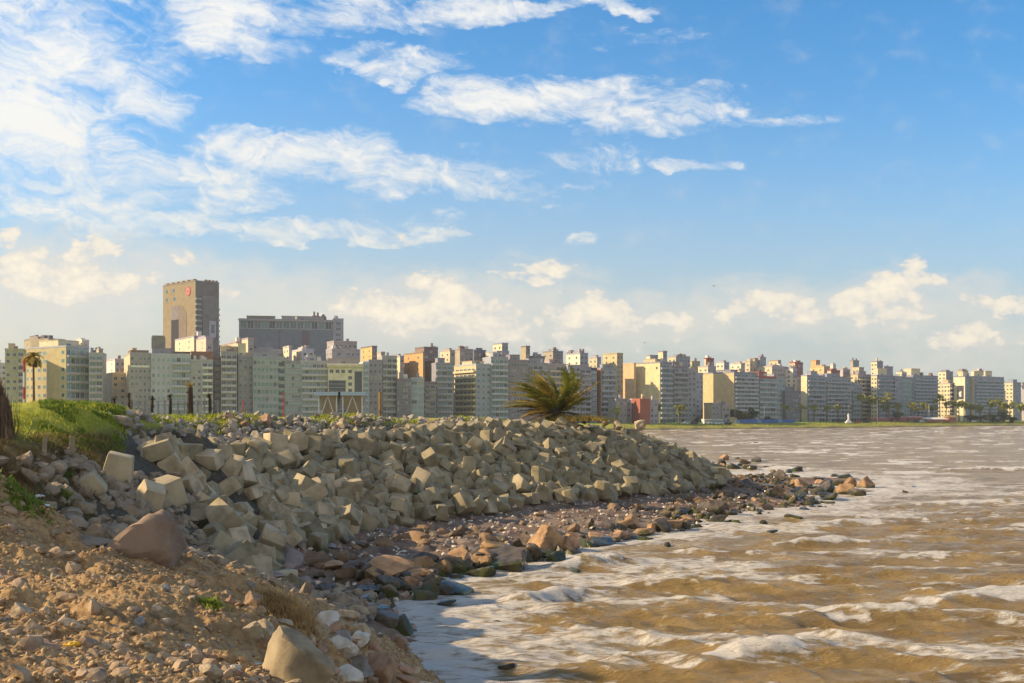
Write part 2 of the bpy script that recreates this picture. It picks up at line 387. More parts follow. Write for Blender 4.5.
def gridmesh(name, X, Y, Z, smooth=True):
    n, m = X.shape
    V = np.stack([X, Y, Z], -1).reshape(-1, 3)
    i = np.arange((n-1)*m).reshape(n-1, m)[:, :-1].ravel()
    Fc = np.stack([i, i+1, i+m+1, i+m], -1)
    return mesh_np(name, V, Fc, smooth)
cols = axis([(-6000,-800,400),(-800,-60,30),(-60,470,1.6),(470,760,3.5),(760,1100,8),(1100,6000,250)])
rows = np.r_[np.linspace(-30, 7, 10)[:-1], np.exp(axis([(math.log(7), math.log(36), .0034), (math.log(36), math.log(150), .0065), (math.log(150), math.log(1000), .022), (math.log(1000), math.log(9000), .15)]))]
SX, YY = np.meshgrid((cols-512)/F, rows)
XX = SX*np.maximum(YY, 20)*1.0 if False else SX*np.maximum(YY, 7)
ZZ = surf(XX, YY)
me = gridmesh('ground', XX, YY, ZZ)
T_, S_, D_ = crest_t(XX, YY)
nw = near_w(XX, YY)*(YY < 40)
behind = sst(.95, 1.1, T_)*(D_ < 40)
gr = np.clip(sst(6.2, 6.8, height(XX, YY))*(1-nw), 0, 1)*np.where(YY < 150, 1, 1)
farg = (YY >= 130)*sst(.5, 1.1, ZZ)
gr = np.maximum(gr, farg)
plat = (1-nw)*(1-sst(1.2, 1.9, ZZ))*(YY < 150)
def attr(me, name, arr):
    a = me.attributes.new(name, 'FLOAT', 'POINT'); a.data.foreach_set('value', np.asarray(arr, np.float32).ravel())
left = (1-nw)*sst(-9.5,-11.5, XX + (YY-25)*.28)*(1-sst(44, 50, YY))*(ZZ > 2)
attr(me, 'dirt', nw); attr(me, 'grass', gr); attr(me, 'plat', plat); attr(me, 'dry', left)
attr(me, 'bright', farg*sst(20, 30, coast_sd(XX, YY)) )
def ground_mat():
    m, nt, b = newmat('ground_earth')
    def at(n):
        a = nt.nodes.new('ShaderNodeAttribute'); a.attribute_name = n; return a.outputs['Fac']
    n1 = nz(nt, .9, 8, .6); n2 = nz(nt, 6, 8, .65); n3 = nz(nt, 28, 4, .6)
    rub = ramp(nt, n2, [(.3, (.05,.045,.035)), (.7, (.13,.12,.095))])
    dirt = ramp(nt, mth(nt, 'MULTIPLY_ADD', n2, .6, mth(nt, 'MULTIPLY', n1, .4)), [(.34, (.13,.078,.04)), (.47, (.34,.215,.10)), (.58, (.50,.335,.16)), (.7, (.62,.47,.27))])
    dirt = mixc(nt, mth(nt, 'MULTIPLY', n3, .35), dirt, (.2,.13,.085))
    plc = ramp(nt, n1, [(.35, (.10,.07,.05)), (.5, (.22,.155,.11)), (.65, (.29,.25,.2))])
    plc = mixc(nt, mth(nt, 'MULTIPLY', n2, .6), plc, (.16,.11,.085))
    grn = ramp(nt, nz(nt, .25, 6, .6), [(.35, (.30,.26,.05)), (.5, (.32,.33,.04)), (.65, (.44,.38,.08))])
    brt = ramp(nt, n1, [(.3, (.24,.36,.04)), (.7, (.42,.46,.07))])
    grn = mixc(nt, at('bright'), grn, brt)
    dry = ramp(nt, n1, [(.35, (.12,.075,.035)), (.5, (.2,.14,.06)), (.62, (.14,.14,.04)), (.75, (.3,.22,.11))])
    c = mixc(nt, at('plat'), rub, plc)
    c = mixc(nt, at('dry'), c, dry)
    c = mixc(nt, at('grass'), c, grn)
    c = mixc(nt, at('dirt'), c, dirt)
    nt.links.new(c, b.inputs['Base Color'])
    b.inputs['Roughness'].default_value = .95; b.inputs['Specular IOR Level'].default_value = .15
    bump(nt, b, mth(nt, 'ADD', n2, mth(nt, 'MULTIPLY', n3, .4)), .7, .06)
    return m
ground = link('ground', me, ground_mat()); tag(ground, kind='structure')

# ------------------------------------------------------------------ water with real waves
def shore_depth(x, y):
    return -height(x, y)
wcols = axis([(-2500,240,100),(240,1090,2.2),(1090,2500,60),(2500,7000,500)])
wr = 7700/ (axis([(300,267,3),(267,60,.95),(60,26,.6),(26,8.2,.3),(8.2,.6,.5)]))
SX, WY = np.meshgrid((wcols-512)/F, np.r_[3, 12, wr[wr > 14], 20000])
WX = SX*np.maximum(WY, 10)
def waves(X, Y):
    r = np.random.default_rng(11)
    H = np.zeros_like(X); DX = np.zeros_like(X); DY = np.zeros_like(X); J = np.zeros_like(X)
    spread = np.maximum(Y*2.4/F, .0) # sample spacing, fades short waves
    gmod = .72 + .55*fbm(X/23, Y/23, 3, 44)
    gmod2 = .5 + 1.0*vnoise(X/9, Y/9, 45)
    n = 54
    for i in range(n):
        lam = .55*(9.5/.55)**(i/(n-1)) * r.uniform(.93, 1.07)
        ang = math.atan2(-.93, -.30) + r.normal()*(.26 if lam > 3 else .5)
        kx, ky = math.cos(ang)*2*math.pi/lam, math.sin(ang)*2*math.pi/lam
        amp = .0105*lam*(1 if lam < 2.0 else (2.0/lam)**1.15)*r.uniform(.6, 1.3)
        ph = r.uniform(0, 6.28) + 1.1*fbm(X/30, Y/30, 2, 60+i%5)
        fade = np.clip(1.6 - (Y*Y/(7*F)*1.2)/lam, 0.0, 1)
        fade = np.maximum(fade, np.clip(1.5-spread/lam*2, 0, 1)*.0 + (lam > 3)*np.clip(1.4-Y/700, 0, 1)*.8)
        a = amp*fade*(gmod if lam > 4 else gmod2)
        p = kx*X + ky*Y + ph
        k = 2*math.pi/lam
        H += a*np.cos(p); DX -= math.cos(ang)*a*np.sin(p)*1.0; DY -= math.sin(ang)*a*np.sin(p)*1.0
        J += a*k*np.cos(p)
    return H, DX, DY, J
H, DX, DY, J = waves(WX, WY)
dep = shore_depth(WX, WY)
calm = sst(-.3, 1.6, dep)*.78 + .22
calm = np.where(WY > 3000, 0, calm)
# a few steeper breaking waves seen in the photograph
def breaker(px, py, ln, ang, h, wid):
    x0, y0, _ = atz(px, py, 0)
    c, s = math.cos(ang), math.sin(ang)
    a = (WX-x0)*c + (WY-y0)*s; b = -(WX-x0)*s + (WY-y0)*c
    b = b + .12*a*a/ln + fbm(a*.8, b*.3, 2, 70)*.3
    prof = np.where(b > 0, np.exp(-(b/wid)**2), np.exp(-(b/(wid*.55))**2))
    return h*np.exp(-(a/ln)**2)*prof
BK = np.zeros_like(H)
for a in [(762,656,2.1,.12,.62,.75),(1010,600,5.5,.2,.42,1.3),(700,585,4,.15,.3,1.0),(560,600,2.6,.5,.5,.8),(600,565,3,.5,.45,.8),(830,545,4,.25,.4,1),(930,560,4,.1,.35,1),(520,650,3,.1,.28,.8),(880,620,4,.15,.3,.9),(960,505,6,.2,.5,1.4),(790,470,6,.2,.5,1.5),(850,525,4,.3,.45,1.2),(1000,470,8,.15,.6,1.8)]:
    BK = np.maximum(BK, breaker(*a))
WZ = H*calm*1.15 + BK
WXd = WX + DX*calm*1.1; WYd = WY + DY*calm*1.1
me = gridmesh('water', WXd, WYd, WZ)
# foam: breaking tops, trails and wash along the stones
f1 = sst(.42, 1.0, J*1.0 + fbm(WX*.7, WY*.7, 3, 51)*.6) * sst(.0, .22, WZ + .05)
cap = fbm(WX*.10 + 3, WY*.16, 4, 57) + .45*fbm(WX*.35, WY*.22, 3, 58)
caps = sst(.30, .55, cap)*sst(70, 130, WY)*.95
lace = fbm(WX*.34 + WY*.1, WY*1.3 - WX*.16, 5, 59)
lac = sst(.12, .5, lace)*.5*(1-sst(80, 160, WY))
bkf = sst(.12, .45, BK*1.2 + fbm(WX*1.5, WY*1.5, 3, 52)*.25*(BK > .03))
strk = fbm(WX*.16 + WY*.05, WY*.55, 5, 53)
wash = (1 - sst(.2, 2.0, dep + fbm(WX*.5, WY*.6, 4, 54)*.8))*(.75+.25*fbm(WX*1.3, WY*1.3, 3, 55))
wash = wash*(WY < 150)
x1, y1, _ = atz(442, 628, 0)
cove = 1.15*np.exp(-((WX-x1)/3.6)**2 - ((WY-y1)/9)**2)
farw = (WY > 150)*np.exp(-np.clip(dep, 0, 9)/.35)*.8
trail = sst(.18, .5, strk + .35*np.exp(-np.clip(dep-.4, 0, 9)/1.8) + .06)*.68
foam = np.clip(np.maximum.reduce([caps, lac, f1*.9, bkf, wash, trail, sst(.2, .9, cove)*(.72+.5*fbm(WX*.9, WY*.9, 4, 71)), farw]), 0, 1)
attr(me, 'foam', foam)
attr(me, 'thin', np.clip(sst(.0, .5, WZ)*.8, 0, 1))
def water_mat():
    m, nt, b = newmat('silty_river_water')
    a = nt.nodes.new('ShaderNodeAttribute'); a.attribute_name = 'foam'
    t = nt.nodes.new('ShaderNodeAttribute'); t.attribute_name = 'thin'
    g = nt.nodes.new('ShaderNodeNewGeometry'); mp = nt.nodes.new('ShaderNodeMapping')
    mp.inputs['Scale'].default_value = (.45, 1.7, 1); mp.inputs['Rotation'].default_value = (0, 0, .25)
    nt.links.new(g.outputs['Position'], mp.inputs['Vector'])
    n1 = nz(nt, 3.2, 7, .65, vec=mp.outputs[0]); n2 = nz(nt, .5, 4, .5, vec=mp.outputs[0])
    mud = ramp(nt, n2, [(.35, (.26,.175,.07)), (.65, (.42,.295,.13))])
    mud = mixc(nt, mth(nt, 'MULTIPLY', t.outputs['Fac'], .4), mud, (.50,.34,.12))
    f = mth(nt, 'ADD', mth(nt, 'MULTIPLY', a.outputs['Fac'], 1.6), mth(nt, 'MULTIPLY_ADD', n1, 3.2, -1.95))
    fm = nt.nodes.new('ShaderNodeMapRange'); fm.interpolation_type = 'SMOOTHSTEP'
    fm.inputs[1].default_value = .18; fm.inputs[2].default_value = .95; nt.links.new(f, fm.inputs[0])
    ff = mth(nt, 'MULTIPLY', fm.outputs[0], sstn(nt, a.outputs['Fac'], .03, .3))
    c = mixc(nt, ff, mud, (.78,.73,.66))
    nt.links.new(c, b.inputs['Base Color'])
    nt.links.new(mth(nt, 'MULTIPLY_ADD', ff, .5, .22), b.inputs['Roughness'])
    b.inputs['Specular IOR Level'].default_value = .27; b.inputs['IOR'].default_value = 1.33
    mp2 = nt.nodes.new('ShaderNodeMapping'); mp2.inputs['Scale'].default_value = (.35, 1.1, 1); mp2.inputs['Rotation'].default_value = (0, 0, -.2)
    nt.links.new(g.outputs['Position'], mp2.inputs['Vector'])
    rp = nz(nt, 2.8, 8, .68, vec=mp.outputs[0]); rq = nz(nt, .55, 5, .6, vec=mp2.outputs[0])
    bump(nt, b, mth(nt, 'ADD', mth(nt, 'MULTIPLY_ADD', ff, .25, mth(nt, 'MULTIPLY', rq, 2.2)), mth(nt, 'MULTIPLY', rp, 1.5)), 1.0, .24)
    return m
def sstn(nt, v, a, b):
    n = nt.nodes.new('ShaderNodeMapRange'); n.interpolation_type = 'SMOOTHSTEP'
    n.inputs[1].default_value = a; n.inputs[2].default_value = b; nt.links.new(v, n.inputs[0]); return n.outputs[0]
water = link('water', me, water_mat()); tag(water, kind='structure')
# ------------------------------------------------------------------ stone shapes
def ico(sub):
    bm = bmesh.new(); bmesh.ops.create_icosphere(bm, subdivisions=sub, radius=1)
    V = np.array([tuple(v.co) for v in bm.verts]); Fc = np.array([[v.index for v in f.verts] for f in bm.faces]); bm.free()
    return V, Fc
ICO = {k: ico(k) for k in (1, 2, 3, 4)}
def n3(V, s, seed):
    return (fbm(V[:,0]*s+V[:,2]*s*.7+5, V[:,1]*s-V[:,2]*s*.6+9, 4, seed) + fbm(V[:,1]*s+3+V[:,0]*.3*s, V[:,2]*s+7, 4, seed+9))*.5
def rock_shape(seed, sub=3, planes=14, squash=(1,1,.7), soft=9, noise=.06):
    """a stone broken along a handful of planes"""
    r = np.random.default_rng(seed)
    V, Fc = ICO[sub]
    N = r.normal(size=(planes, 3)); N /= np.linalg.norm(N, axis=1)[:,None]
    D = r.uniform(.5, .95, planes)
    q = (V @ N.T)/D
    q = np.c_[np.maximum(q, .05), np.full(len(V), 1/1.3)]
    rad = 1/((q**soft).sum(1)**(1/soft))
    W = V*rad[:,None]
    W = W*(1 + noise*n3(V, 2.2, seed)*2 + noise*.5*n3(V, 6, seed+3)[:,None].ravel())[:,None]
    return W*np.array(squash), Fc
def rock_mesh(name, seed, sub=3, smooth=True, **k):
    V, Fc = rock_shape(seed, sub, **k)
    V = V - np.array([0,0,V[:,2].min()*.45])      # origin a little above its foot: sunk in the ground
    V = V/np.abs(V[:,:2]).max()
    me = mesh_np(name, V, Fc, smooth)
    if smooth:
        try: me.set_sharp_from_angle(angle=R(28))
        except Exception: pass
    return me
ANG = [rock_mesh('rock', 100+i, 4, soft=34, noise=.09, planes=11+i%5, squash=(1, random.uniform(.7,1), random.uniform(.55,.95))) for i in range(10)]
RND = [rock_mesh('rock', 200+i, 4, soft=12, noise=.1, planes=13, squash=(1, random.uniform(.65,.95), random.uniform(.4,.7))) for i in range(7)]
FLT = [rock_mesh('rock', 300+i, 3, soft=10, planes=9, squash=(1, random.uniform(.5,.8), random.uniform(.2,.34))) for i in range(5)]
BIG = [rock_mesh('rock', 400+i, 4, soft=26, planes=13+i, squash=(1,.8,.75), noise=.05) for i in range(4)]
def withmat(me, m):
    c = me.copy(); c.materials.clear(); c.materials.append(m); return c
M_ORANGE = rough_mat('orange_granite', (.38,.24,.13), (.17,.105,.065), 1.6, rnd=.5, wetz=.05)
M_WET = rough_mat('wet_dark_granite', (.13,.105,.08), (.05,.045,.04), 1.6, rough=.5, rnd=.5, wetz=.3)
M_PINK = rough_mat('pink_granite', (.31,.235,.20), (.19,.14,.115), 1.2, rnd=.4, wetz=-.6)
M_GREY = rough_mat('grey_rubble', (.30,.265,.215), (.15,.13,.105), 1.4, rnd=.7)
M_TAN = rough_mat('tan_sandstone', (.44,.35,.235), (.24,.18,.12), 1.4, rnd=.5)
M_BROWN = rough_mat('brown_earthy_stone', (.34,.22,.14), (.2,.12,.075), 1.8, rnd=.5)
M_PALE = rough_mat('pale_quartz_stone', (.58,.52,.43), (.35,.29,.22), 1.3, rnd=.3)
M_SLATE = rough_mat('slate_stone', (.27,.26,.25), (.15,.14,.13), 1.2, rnd=.3)
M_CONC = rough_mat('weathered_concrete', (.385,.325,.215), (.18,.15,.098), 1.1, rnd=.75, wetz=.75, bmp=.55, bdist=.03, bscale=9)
M_CONCSUN = rough_mat('sunlit_concrete', (.5,.41,.27), (.32,.26,.17), .9, rnd=.3, bscale=9)
M_BOULDER = rough_mat('reddish_brown_granite', (.28,.2,.145), (.18,.125,.09), 1.0, bmp=.5, bdist=.02, bscale=26)
POOL = {}
def put_rock(lst, m, x, y, s, label, cat='rock', name='rock', group=None, z=None, sink=.0, squash=None, rz=None, tilt=.25):
    i = random.randrange(len(lst)); key = (id(lst), i, m.name)
    if key not in POOL: POOL[key] = withmat(lst[i], m)
    o = bpy.data.objects.new(name, POOL[key]); COL.objects.link(o)
    if z is None: z = float(surf(np.array([x]), np.array([y]))[0])
    o.location = (x, y, z - sink*s)
    sc = squash or (1, 1, 1)
    o.scale = (s*sc[0], s*sc[1], s*sc[2])
    o.rotation_euler = (random.gauss(0, tilt), random.gauss(0, tilt), random.uniform(0, 6.28) if rz is None else rz)
    return tag(o, label, cat, group)
def rock_px(lst, m, px, py, w, label, z=None, **k):
    """a stone whose foot is seen at (px,py), w pixels wide; its place on the ground found by marching the sight line"""
    if z is not None: d = (EYE-z)*F/(py-HY)
    else:
        d = march(px, py)
    x, y, zz = atd(px, py, d)
    return put_rock(lst, m, x, y + w/F*d*.3, w/F*d/2, label, z=zz, **k)
def march(px, py):
    ds = np.exp(np.linspace(math.log(8), math.log(160), 700))
    xs = (px-512)/F*ds; zs = EYE - (py-HY)*ds/F
    h = surf(xs, ds); hit = np.where(zs <= np.maximum(h, -.05))[0]
    return float(ds[hit[0]]) if len(hit) else 160.0

# near stones, one by one
NEAR = [
 (RND, M_BOULDER, 148, 562, 88, 'large rounded reddish brown boulder at the edge of the dirt bank', (1,1,1.95)),
 (BIG, M_SLATE, 80, 545, 66, 'long blue grey boulder slab left of the big reddish boulder', (1,.6,.55)),
 (ANG, M_TAN, 50, 536, 22, 'tan blocky stone at the left end of the blue grey slab', None),
 (ANG, M_BROWN, 33, 524, 20, 'brown stone at the top edge of the dirt bank below the dry grass', None),
 (ANG, M_TAN, 18, 618, 28, 'brown clod of packed earth standing out of the dirt at the left edge', None),
 (ANG, M_BROWN, 40, 652, 44, 'reddish brown stone half buried in the dirt at bottom left', (1,.8,.6)),
 (ANG, M_TAN, 62, 628, 42, 'tan wedge of stone above the reddish stone in the dirt', (1,.7,.6)),
 (FLT, M_SLATE, 108, 630, 36, 'flat grey stone lying in the hollow of the dirt bank', None),
 (ANG, M_TAN, 147, 662, 20, 'small upright tan stone near the bottom of the dirt bank', None),
 (ANG, M_TAN, 247, 640, 46, 'tan triangular boulder at the right side of the dirt bank', None),
 (ANG, M_BROWN, 272, 626, 16, 'small orange brown stone behind the triangular tan boulder', None),
 (BIG, M_TAN, 290, 690, 92, 'large tan grey angular boulder at the bottom edge of the frame', (1,.9,1.25)),
 (ANG, M_PALE, 344, 684, 66, 'flat whitish slab sloping down beside the large bottom boulder', (1,.8,.6)),
 (BIG, M_BROWN, 376, 682, 44, 'brown grey blocky boulder at the foot of the bank beside the foam', None),
 (BIG, M_PALE, 322, 628, 66, 'pale yellowish boulder just above the water at the bank corner', (1,.6,.85)),
 (ANG, M_PALE, 337, 654, 44, 'cream coloured cracked stone under the pale yellowish boulder', None),
 (ANG, M_TAN, 309, 644, 30, 'yellow brown angular stone left of the cream cracked stone', None),
 (ANG, M_TAN, 350, 656, 22, 'narrow brown stone right of the cream cracked stone', None),
 (RND, M_TAN, 298, 618, 26, 'orange flat topped stone left of the pale yellowish boulder', None),
 (ANG, M_BROWN, 360, 662, 20, 'small reddish stone wedged at the foot of the bank', None),
 (RND, M_SLATE, 300, 662, 24, 'grey oval stone behind the large bottom boulder', None),
 (ANG, M_TAN, 205, 676, 30, 'brown grey stone in the dirt at the bottom between two tan stones', None),
 (ANG, M_PALE, 256, 666, 14, 'small pale stone left of the large bottom boulder', None),
 (ANG, M_BROWN, 228, 604, 16, 'small brown stone beside the green weed on the bank', None),
 (FLT, M_SLATE, 180, 648, 26, 'flat bluish stone low on the dirt bank', None),
 (FLT, M_WET, 374, 612, 56, 'long flat wet grey rock awash in white foam', (1,.9,1.2)),
 (FLT, M_WET, 337, 592, 26, 'flat dark stone behind the pale yellowish boulder', None),
 (RND, M_ORANGE, 409, 586, 32, 'orange brown boulder at the head of the foaming cove', None),
 (RND, M_PINK, 284, 566, 78, 'broad smooth pink rock slab behind the dirt bank', (1,.7,.5)),
 (RND, M_PINK, 262, 578, 40, 'smooth mauve rock below the broad pink slab', (1,.8,.7)),
 (RND, M_BROWN, 268, 547, 30, 'rounded brown boulder among pebbles at the foot of the blocks', None),
 (ANG, M_PINK, 298, 548, 18, 'small pointed pink stone at the foot of the blocks', None),
 (RND, M_PINK, 364, 546, 36, 'dark reddish rounded rock on the pebble shelf', (1,.8,.8)),
 (FLT, M_BROWN, 416, 542, 56, 'broad flat olive brown rock on the pebble shelf', (1,.8,1.3)),
 (RND, M_SLATE, 326, 548, 22, 'small dark grey stone beside the reddish rounded rock', None),
 (RND, M_ORANGE, 330, 570, 34, 'flat topped orange rock above the foaming cove', None),
 (FLT, M_PINK, 300, 590, 50, 'low pink rock shelf in front of the broad pink slab', (1,1,1.3)),
 (ANG, M_PINK, 250, 590, 26, 'mauve stone just beyond the crest of the dirt bank', None),
]
for lst, m, px, py, w, lab, sq in NEAR:
    nm = 'boulder' if w > 32 else 'stone'
    rock_px(lst, m, px, py, w, lab, cat=nm, name=nm, squash=sq, tilt=.12, sink=.12)

GBK = 'loose rocks spilling down the right side of the dirt bank'
for (px, py) in [(random.uniform(235,440), random.uniform(598,700)) for _ in range(105)] + [(random.uniform(0,235), random.uniform(585,690)) for _ in range(20)]:
    if px > np.interp(py, [598,640,690],[335,400,440]) : continue
    r = random.random(); m = M_TAN if r < .4 else M_PALE if r < .55 else M_BROWN if r < .85 else M_SLATE
    w = random.uniform(8, 34)*(1 if px > 250 else .6); c = {M_TAN.name:'tan', M_PALE.name:'pale', M_BROWN.name:'brown', M_SLATE.name:'grey'}[m.name]
    rock_px(ANG, m, px, py, w, '%s loose rock on the %s of the dirt bank, one of several alike' % (c, 'right side' if px > 235 else 'open face'), cat='rock', name='rock', group=GBK, tilt=.35, sink=.05)
# ------------------------------------------------------------------ concrete armour blocks
def block_mesh(seed):
    r = random.Random(seed); bm = bmesh.new()
    kind = seed % 5
    if kind == 3:       # hexagonal block
        bmesh.ops.create_cone(bm, cap_ends=True, segments=6, radius1=.56, radius2=.46, depth=1.0)
    else:
        bmesh.ops.create_cube(bm, size=1)
        tp = (.74, .84, .68, 1, .9)[kind]
        for v in bm.verts:
            if v.co.z > 0: v.co.x *= tp; v.co.y *= tp
        if kind == 4: bmesh.ops.scale(bm, verts=bm.verts, vec=(1.25, .95, .72))
    for v in bm.verts: v.co += Vector((r.gauss(0,.025), r.gauss(0,.025), r.gauss(0,.025)))
    bmesh.ops.bevel(bm, geom=list(bm.edges), offset=.06, segments=2, affect='EDGES', profile=.6)
    bmesh.ops.triangulate(bm, faces=bm.faces)
    bmesh.ops.subdivide_edges(bm, edges=[e for e in bm.edges if e.calc_length() > .35], cuts=2)
    bmesh.ops.triangulate(bm, faces=bm.faces)
    V = np.array([tuple(v.co) for v in bm.verts]); Fc = np.array([[v.index for v in f.verts] for f in bm.faces]); bm.free()
    V = V*(1 + .035*n3(V, 2.0, seed)[:,None]*2)
    return V, Fc
BLK = [block_mesh(i) for i in range(15)]
BLKM = []
for V, Fc in BLK:
    me = mesh_np('concrete_block', V, Fc, True); me.set_sharp_from_angle(angle=R(26)); me.materials.append(M_CONC); BLKM.append(me)
fp = np.array([(-8.2,38.5)] + foot + [(20.3,103.5),(20.8,110)])
cp = np.array([(-19.8,46)] + [c[:2] for c in crest[:-1]] + [(12.6,104),(12.6,107)])
seglen = np.r_[0, np.cumsum(np.hypot(*np.diff((fp*.5+cp*.5), axis=0).T))]
spots = []
S = .92; s = 0.0; row = 0
while s < seglen[-1]:
    fx, fy = np.interp(s, seglen, fp[:,0]), np.interp(s, seglen, fp[:,1]); cx, cy = np.interp(s, seglen, cp[:,0]), np.interp(s, seglen, cp[:,1])
    Lc = math.hypot(cx-fx, cy-fy); n = int(Lc/(S*.86)) + 1
    for k in range(-1, n+1):
        t = (k + (row%2)*.5 + random.uniform(-.22,.22))*(S*.86)/Lc
        tmax = .66 if s < 14 else .66+.26*min(1, (s-14)/30)
        if t > tmax or t < -.06: continue
        x = fx + (cx-fx)*t + random.uniform(-.3,.3); y = fy + (cy-fy)*t + random.uniform(-.25,.25)
        spots.append((x, y, t, s/seglen[-1], 0))
        if random.random() < .2: spots.append((x+.4, y-.4, t, s/seglen[-1], 1))
    s += S*.84; row += 1
# the heap of blocks that closes the gap towards the dirt bank
for px, py, w in [(205,560,30),(222,545,30),(240,556,30),(255,566,28),(190,548,34),(214,528,32),(236,535,30),(182,525,30),(200,510,30),(222,515,30),(165,500,40),(150,490,34),(185,500,34),(205,492,32),(130,478,34),(110,465,36),(135,460,34),(155,472,34),(176,482,32),(208,578,28),(228,575,28),(246,588,26),(196,572,30),(172,520,32),(158,512,28)]:
    d = 43 - (py-460)*.09 if py > 500 else 44; x, y, z = atd(px, py, d); spots.append((x, y, .5, 0, 2, z))
bz = surf(np.array([p[0] for p in spots]), np.array([p[1] for p in spots]))
rec = []
for sp_, z in zip(spots, bz):
    x, y, t, sg, lay = sp_[:5]
    if len(sp_) > 5: z = sp_[5]-.3
    size = random.choice((random.uniform(.7, 1.0), random.uniform(.85, 1.2)))*(.86 if lay == 2 or sg < .15 else 1)
    rec.append((size/y, x, y, float(z) + size*(.12 + .5*(lay == 1)) + random.uniform(-.12,.16), size, t, sg, lay))
def pyof(y, z): return HY - (z-EYE)*F/y
SKY = [[60,110,250,300,400,500,560,640,700,740],[450,450,446,436,430,425,424,436,462,478]]
rec = [a for a in rec if pyof(a[2], a[3]) > np.interp(512+F*a[1]/a[2], *SKY)]
rec.sort(key=lambda a: -a[0])
def rot_block():
    if random.random() < .68: return Euler((random.gauss(0,.33)+.3, random.gauss(0,.33)+.25, random.uniform(0,6.28)))
    return Euler((random.uniform(0,6.28), random.uniform(0,6.28), random.uniform(0,6.28)))
GB = 'concrete armour blocks packed on the slope of the mound'
rest = []
for i, (q, x, y, z, size, t, sg, lay) in enumerate(rec):
    e = rot_block()
    if i < 296:
        k = random.randrange(15)
        o = bpy.data.objects.new('concrete_block', BLKM[k]); COL.objects.link(o)
        o.location = (x, y, z); o.rotation_euler = e; o.scale = (size,)*3
        px = 512 + F*x/y; 
        wh = ('in the bottom row' if t < .2 else 'halfway up' if t < .62 else 'high under the rubble')
        ar = ('behind the reddish brown boulder' if lay == 2 else 'at the near end of the mound' if px < 250 else 'left of the mound middle' if px < 380 else 'right of the mound middle' if px < 520 else 'towards the point of the mound')
        tag(o, 'olive grey concrete block %s, %s' % (wh, ar) if lay != 2 else 'olive grey concrete block heaped ' + ar, 'concrete block', GB)
    else:
        V, Fc = BLK[random.randrange(15)]
        rest.append(((V*size) @ np.array(e.to_matrix()).T + np.array([x, y, z]), Fc))
me = merge('far_blocks', rest, True); me.set_sharp_from_angle(angle=R(26))
tag(link('block_heap', me, M_CONC), 'packed mass of smaller looking concrete blocks running out to the point of the mound', 'concrete blocks', GB, 'stuff')
print('blocks', len(rec))
# a few that catch the sun: sunlight put into a lighter concrete colour
mt = withmat(BLKM[0], M_CONCSUN); mt2 = withmat(BLKM[6], M_CONCSUN)
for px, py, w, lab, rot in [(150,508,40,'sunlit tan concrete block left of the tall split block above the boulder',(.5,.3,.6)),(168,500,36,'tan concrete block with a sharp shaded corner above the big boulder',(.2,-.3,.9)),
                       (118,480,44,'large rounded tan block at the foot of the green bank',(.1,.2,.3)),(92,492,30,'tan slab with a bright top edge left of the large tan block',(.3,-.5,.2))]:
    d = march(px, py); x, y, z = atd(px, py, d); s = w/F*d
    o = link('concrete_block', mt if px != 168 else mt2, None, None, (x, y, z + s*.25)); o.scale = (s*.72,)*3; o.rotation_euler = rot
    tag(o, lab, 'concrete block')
for px, py, w, lab in [(360,640,26,'dark wet hexagonal concrete block at the corner of the bank, tallest of three'),(384,636,28,'dark wet concrete block in the middle of the three in the foam'),(401,634,19,'smallest dark wet concrete block, farthest into the foam')]:
    d = 7.0*F/(py-HY); x, y, z = atd(px, py, d); s = w/F*d
    o = link('concrete_block', withmat(BLKM[3], M_WET), None, None, (x, y, .25)); o.scale = (s, s, s*1.15); o.rotation_euler = (random.gauss(0,.25), .35, random.random()*3)
    tag(o, lab, 'concrete block')

# ------------------------------------------------------------------ stones along the water and rubble on the crest
def along(pts, n, jx, jy):
    P = np.array(pts, float); L = np.r_[0, np.cumsum(np.hypot(*np.diff(P, axis=0).T))]
    out = []
    for i in range(n):
        t = (i + random.random())/n*L[-1]
        out.append((np.interp(t, L, P[:,0]) + random.gauss(0, jx), np.interp(t, L, P[:,1]) + random.gauss(0, jy)))
    return out
GW = 'boulders along the water line'
used = []
for px, py in along([(365,578),(420,580),(480,574),(540,560),(600,546),(680,528),(735,512)], 88, 5, 7):
    d = march(px, py); 
    if d > 150: continue
    x, y, _ = atd(px, py, d); s = random.uniform(.4, .95)*(1 + (random.random() < .15)*.5)
    low = py > np.interp(px, [365,540,735], [586,564,516])
    wet = low or random.random() < .35
    seg = 'between the cove and the first surf' if px < 470 else 'in the middle of the shore below the mound' if px < 610 else 'on the shore towards the point'
    lst = random.choice([ANG, ANG, RND])
    put_rock(lst, M_WET if wet else M_ORANGE, x, y, s, ('dark wet weed stained boulder ' if wet else 'orange brown sunlit boulder ') + seg, 'boulder', 'boulder', GW)
GP = 'rocks of the low spit beyond the mound'
for px, py in along([(700,500),(760,495),(820,490),(860,486)], 40, 9, 6) + along([(690,466),(730,462),(752,466),(770,474),(800,478)], 20, 7, 3):
    z = .1; d = (EYE-z)*F/(py-HY); x, y, _ = atd(px, py, d)
    wet = random.random() < .72
    put_rock(random.choice([ANG, RND]), M_WET if wet else M_ORANGE, x, y, random.uniform(.5, 1.15), ('dark weedy rock ' if wet else 'brown sunlit rock ') + ('on the near edge of the low spit' if py > 480 else 'on the far edge of the low spit'), 'rock', 'rock', GP, z=-.05)
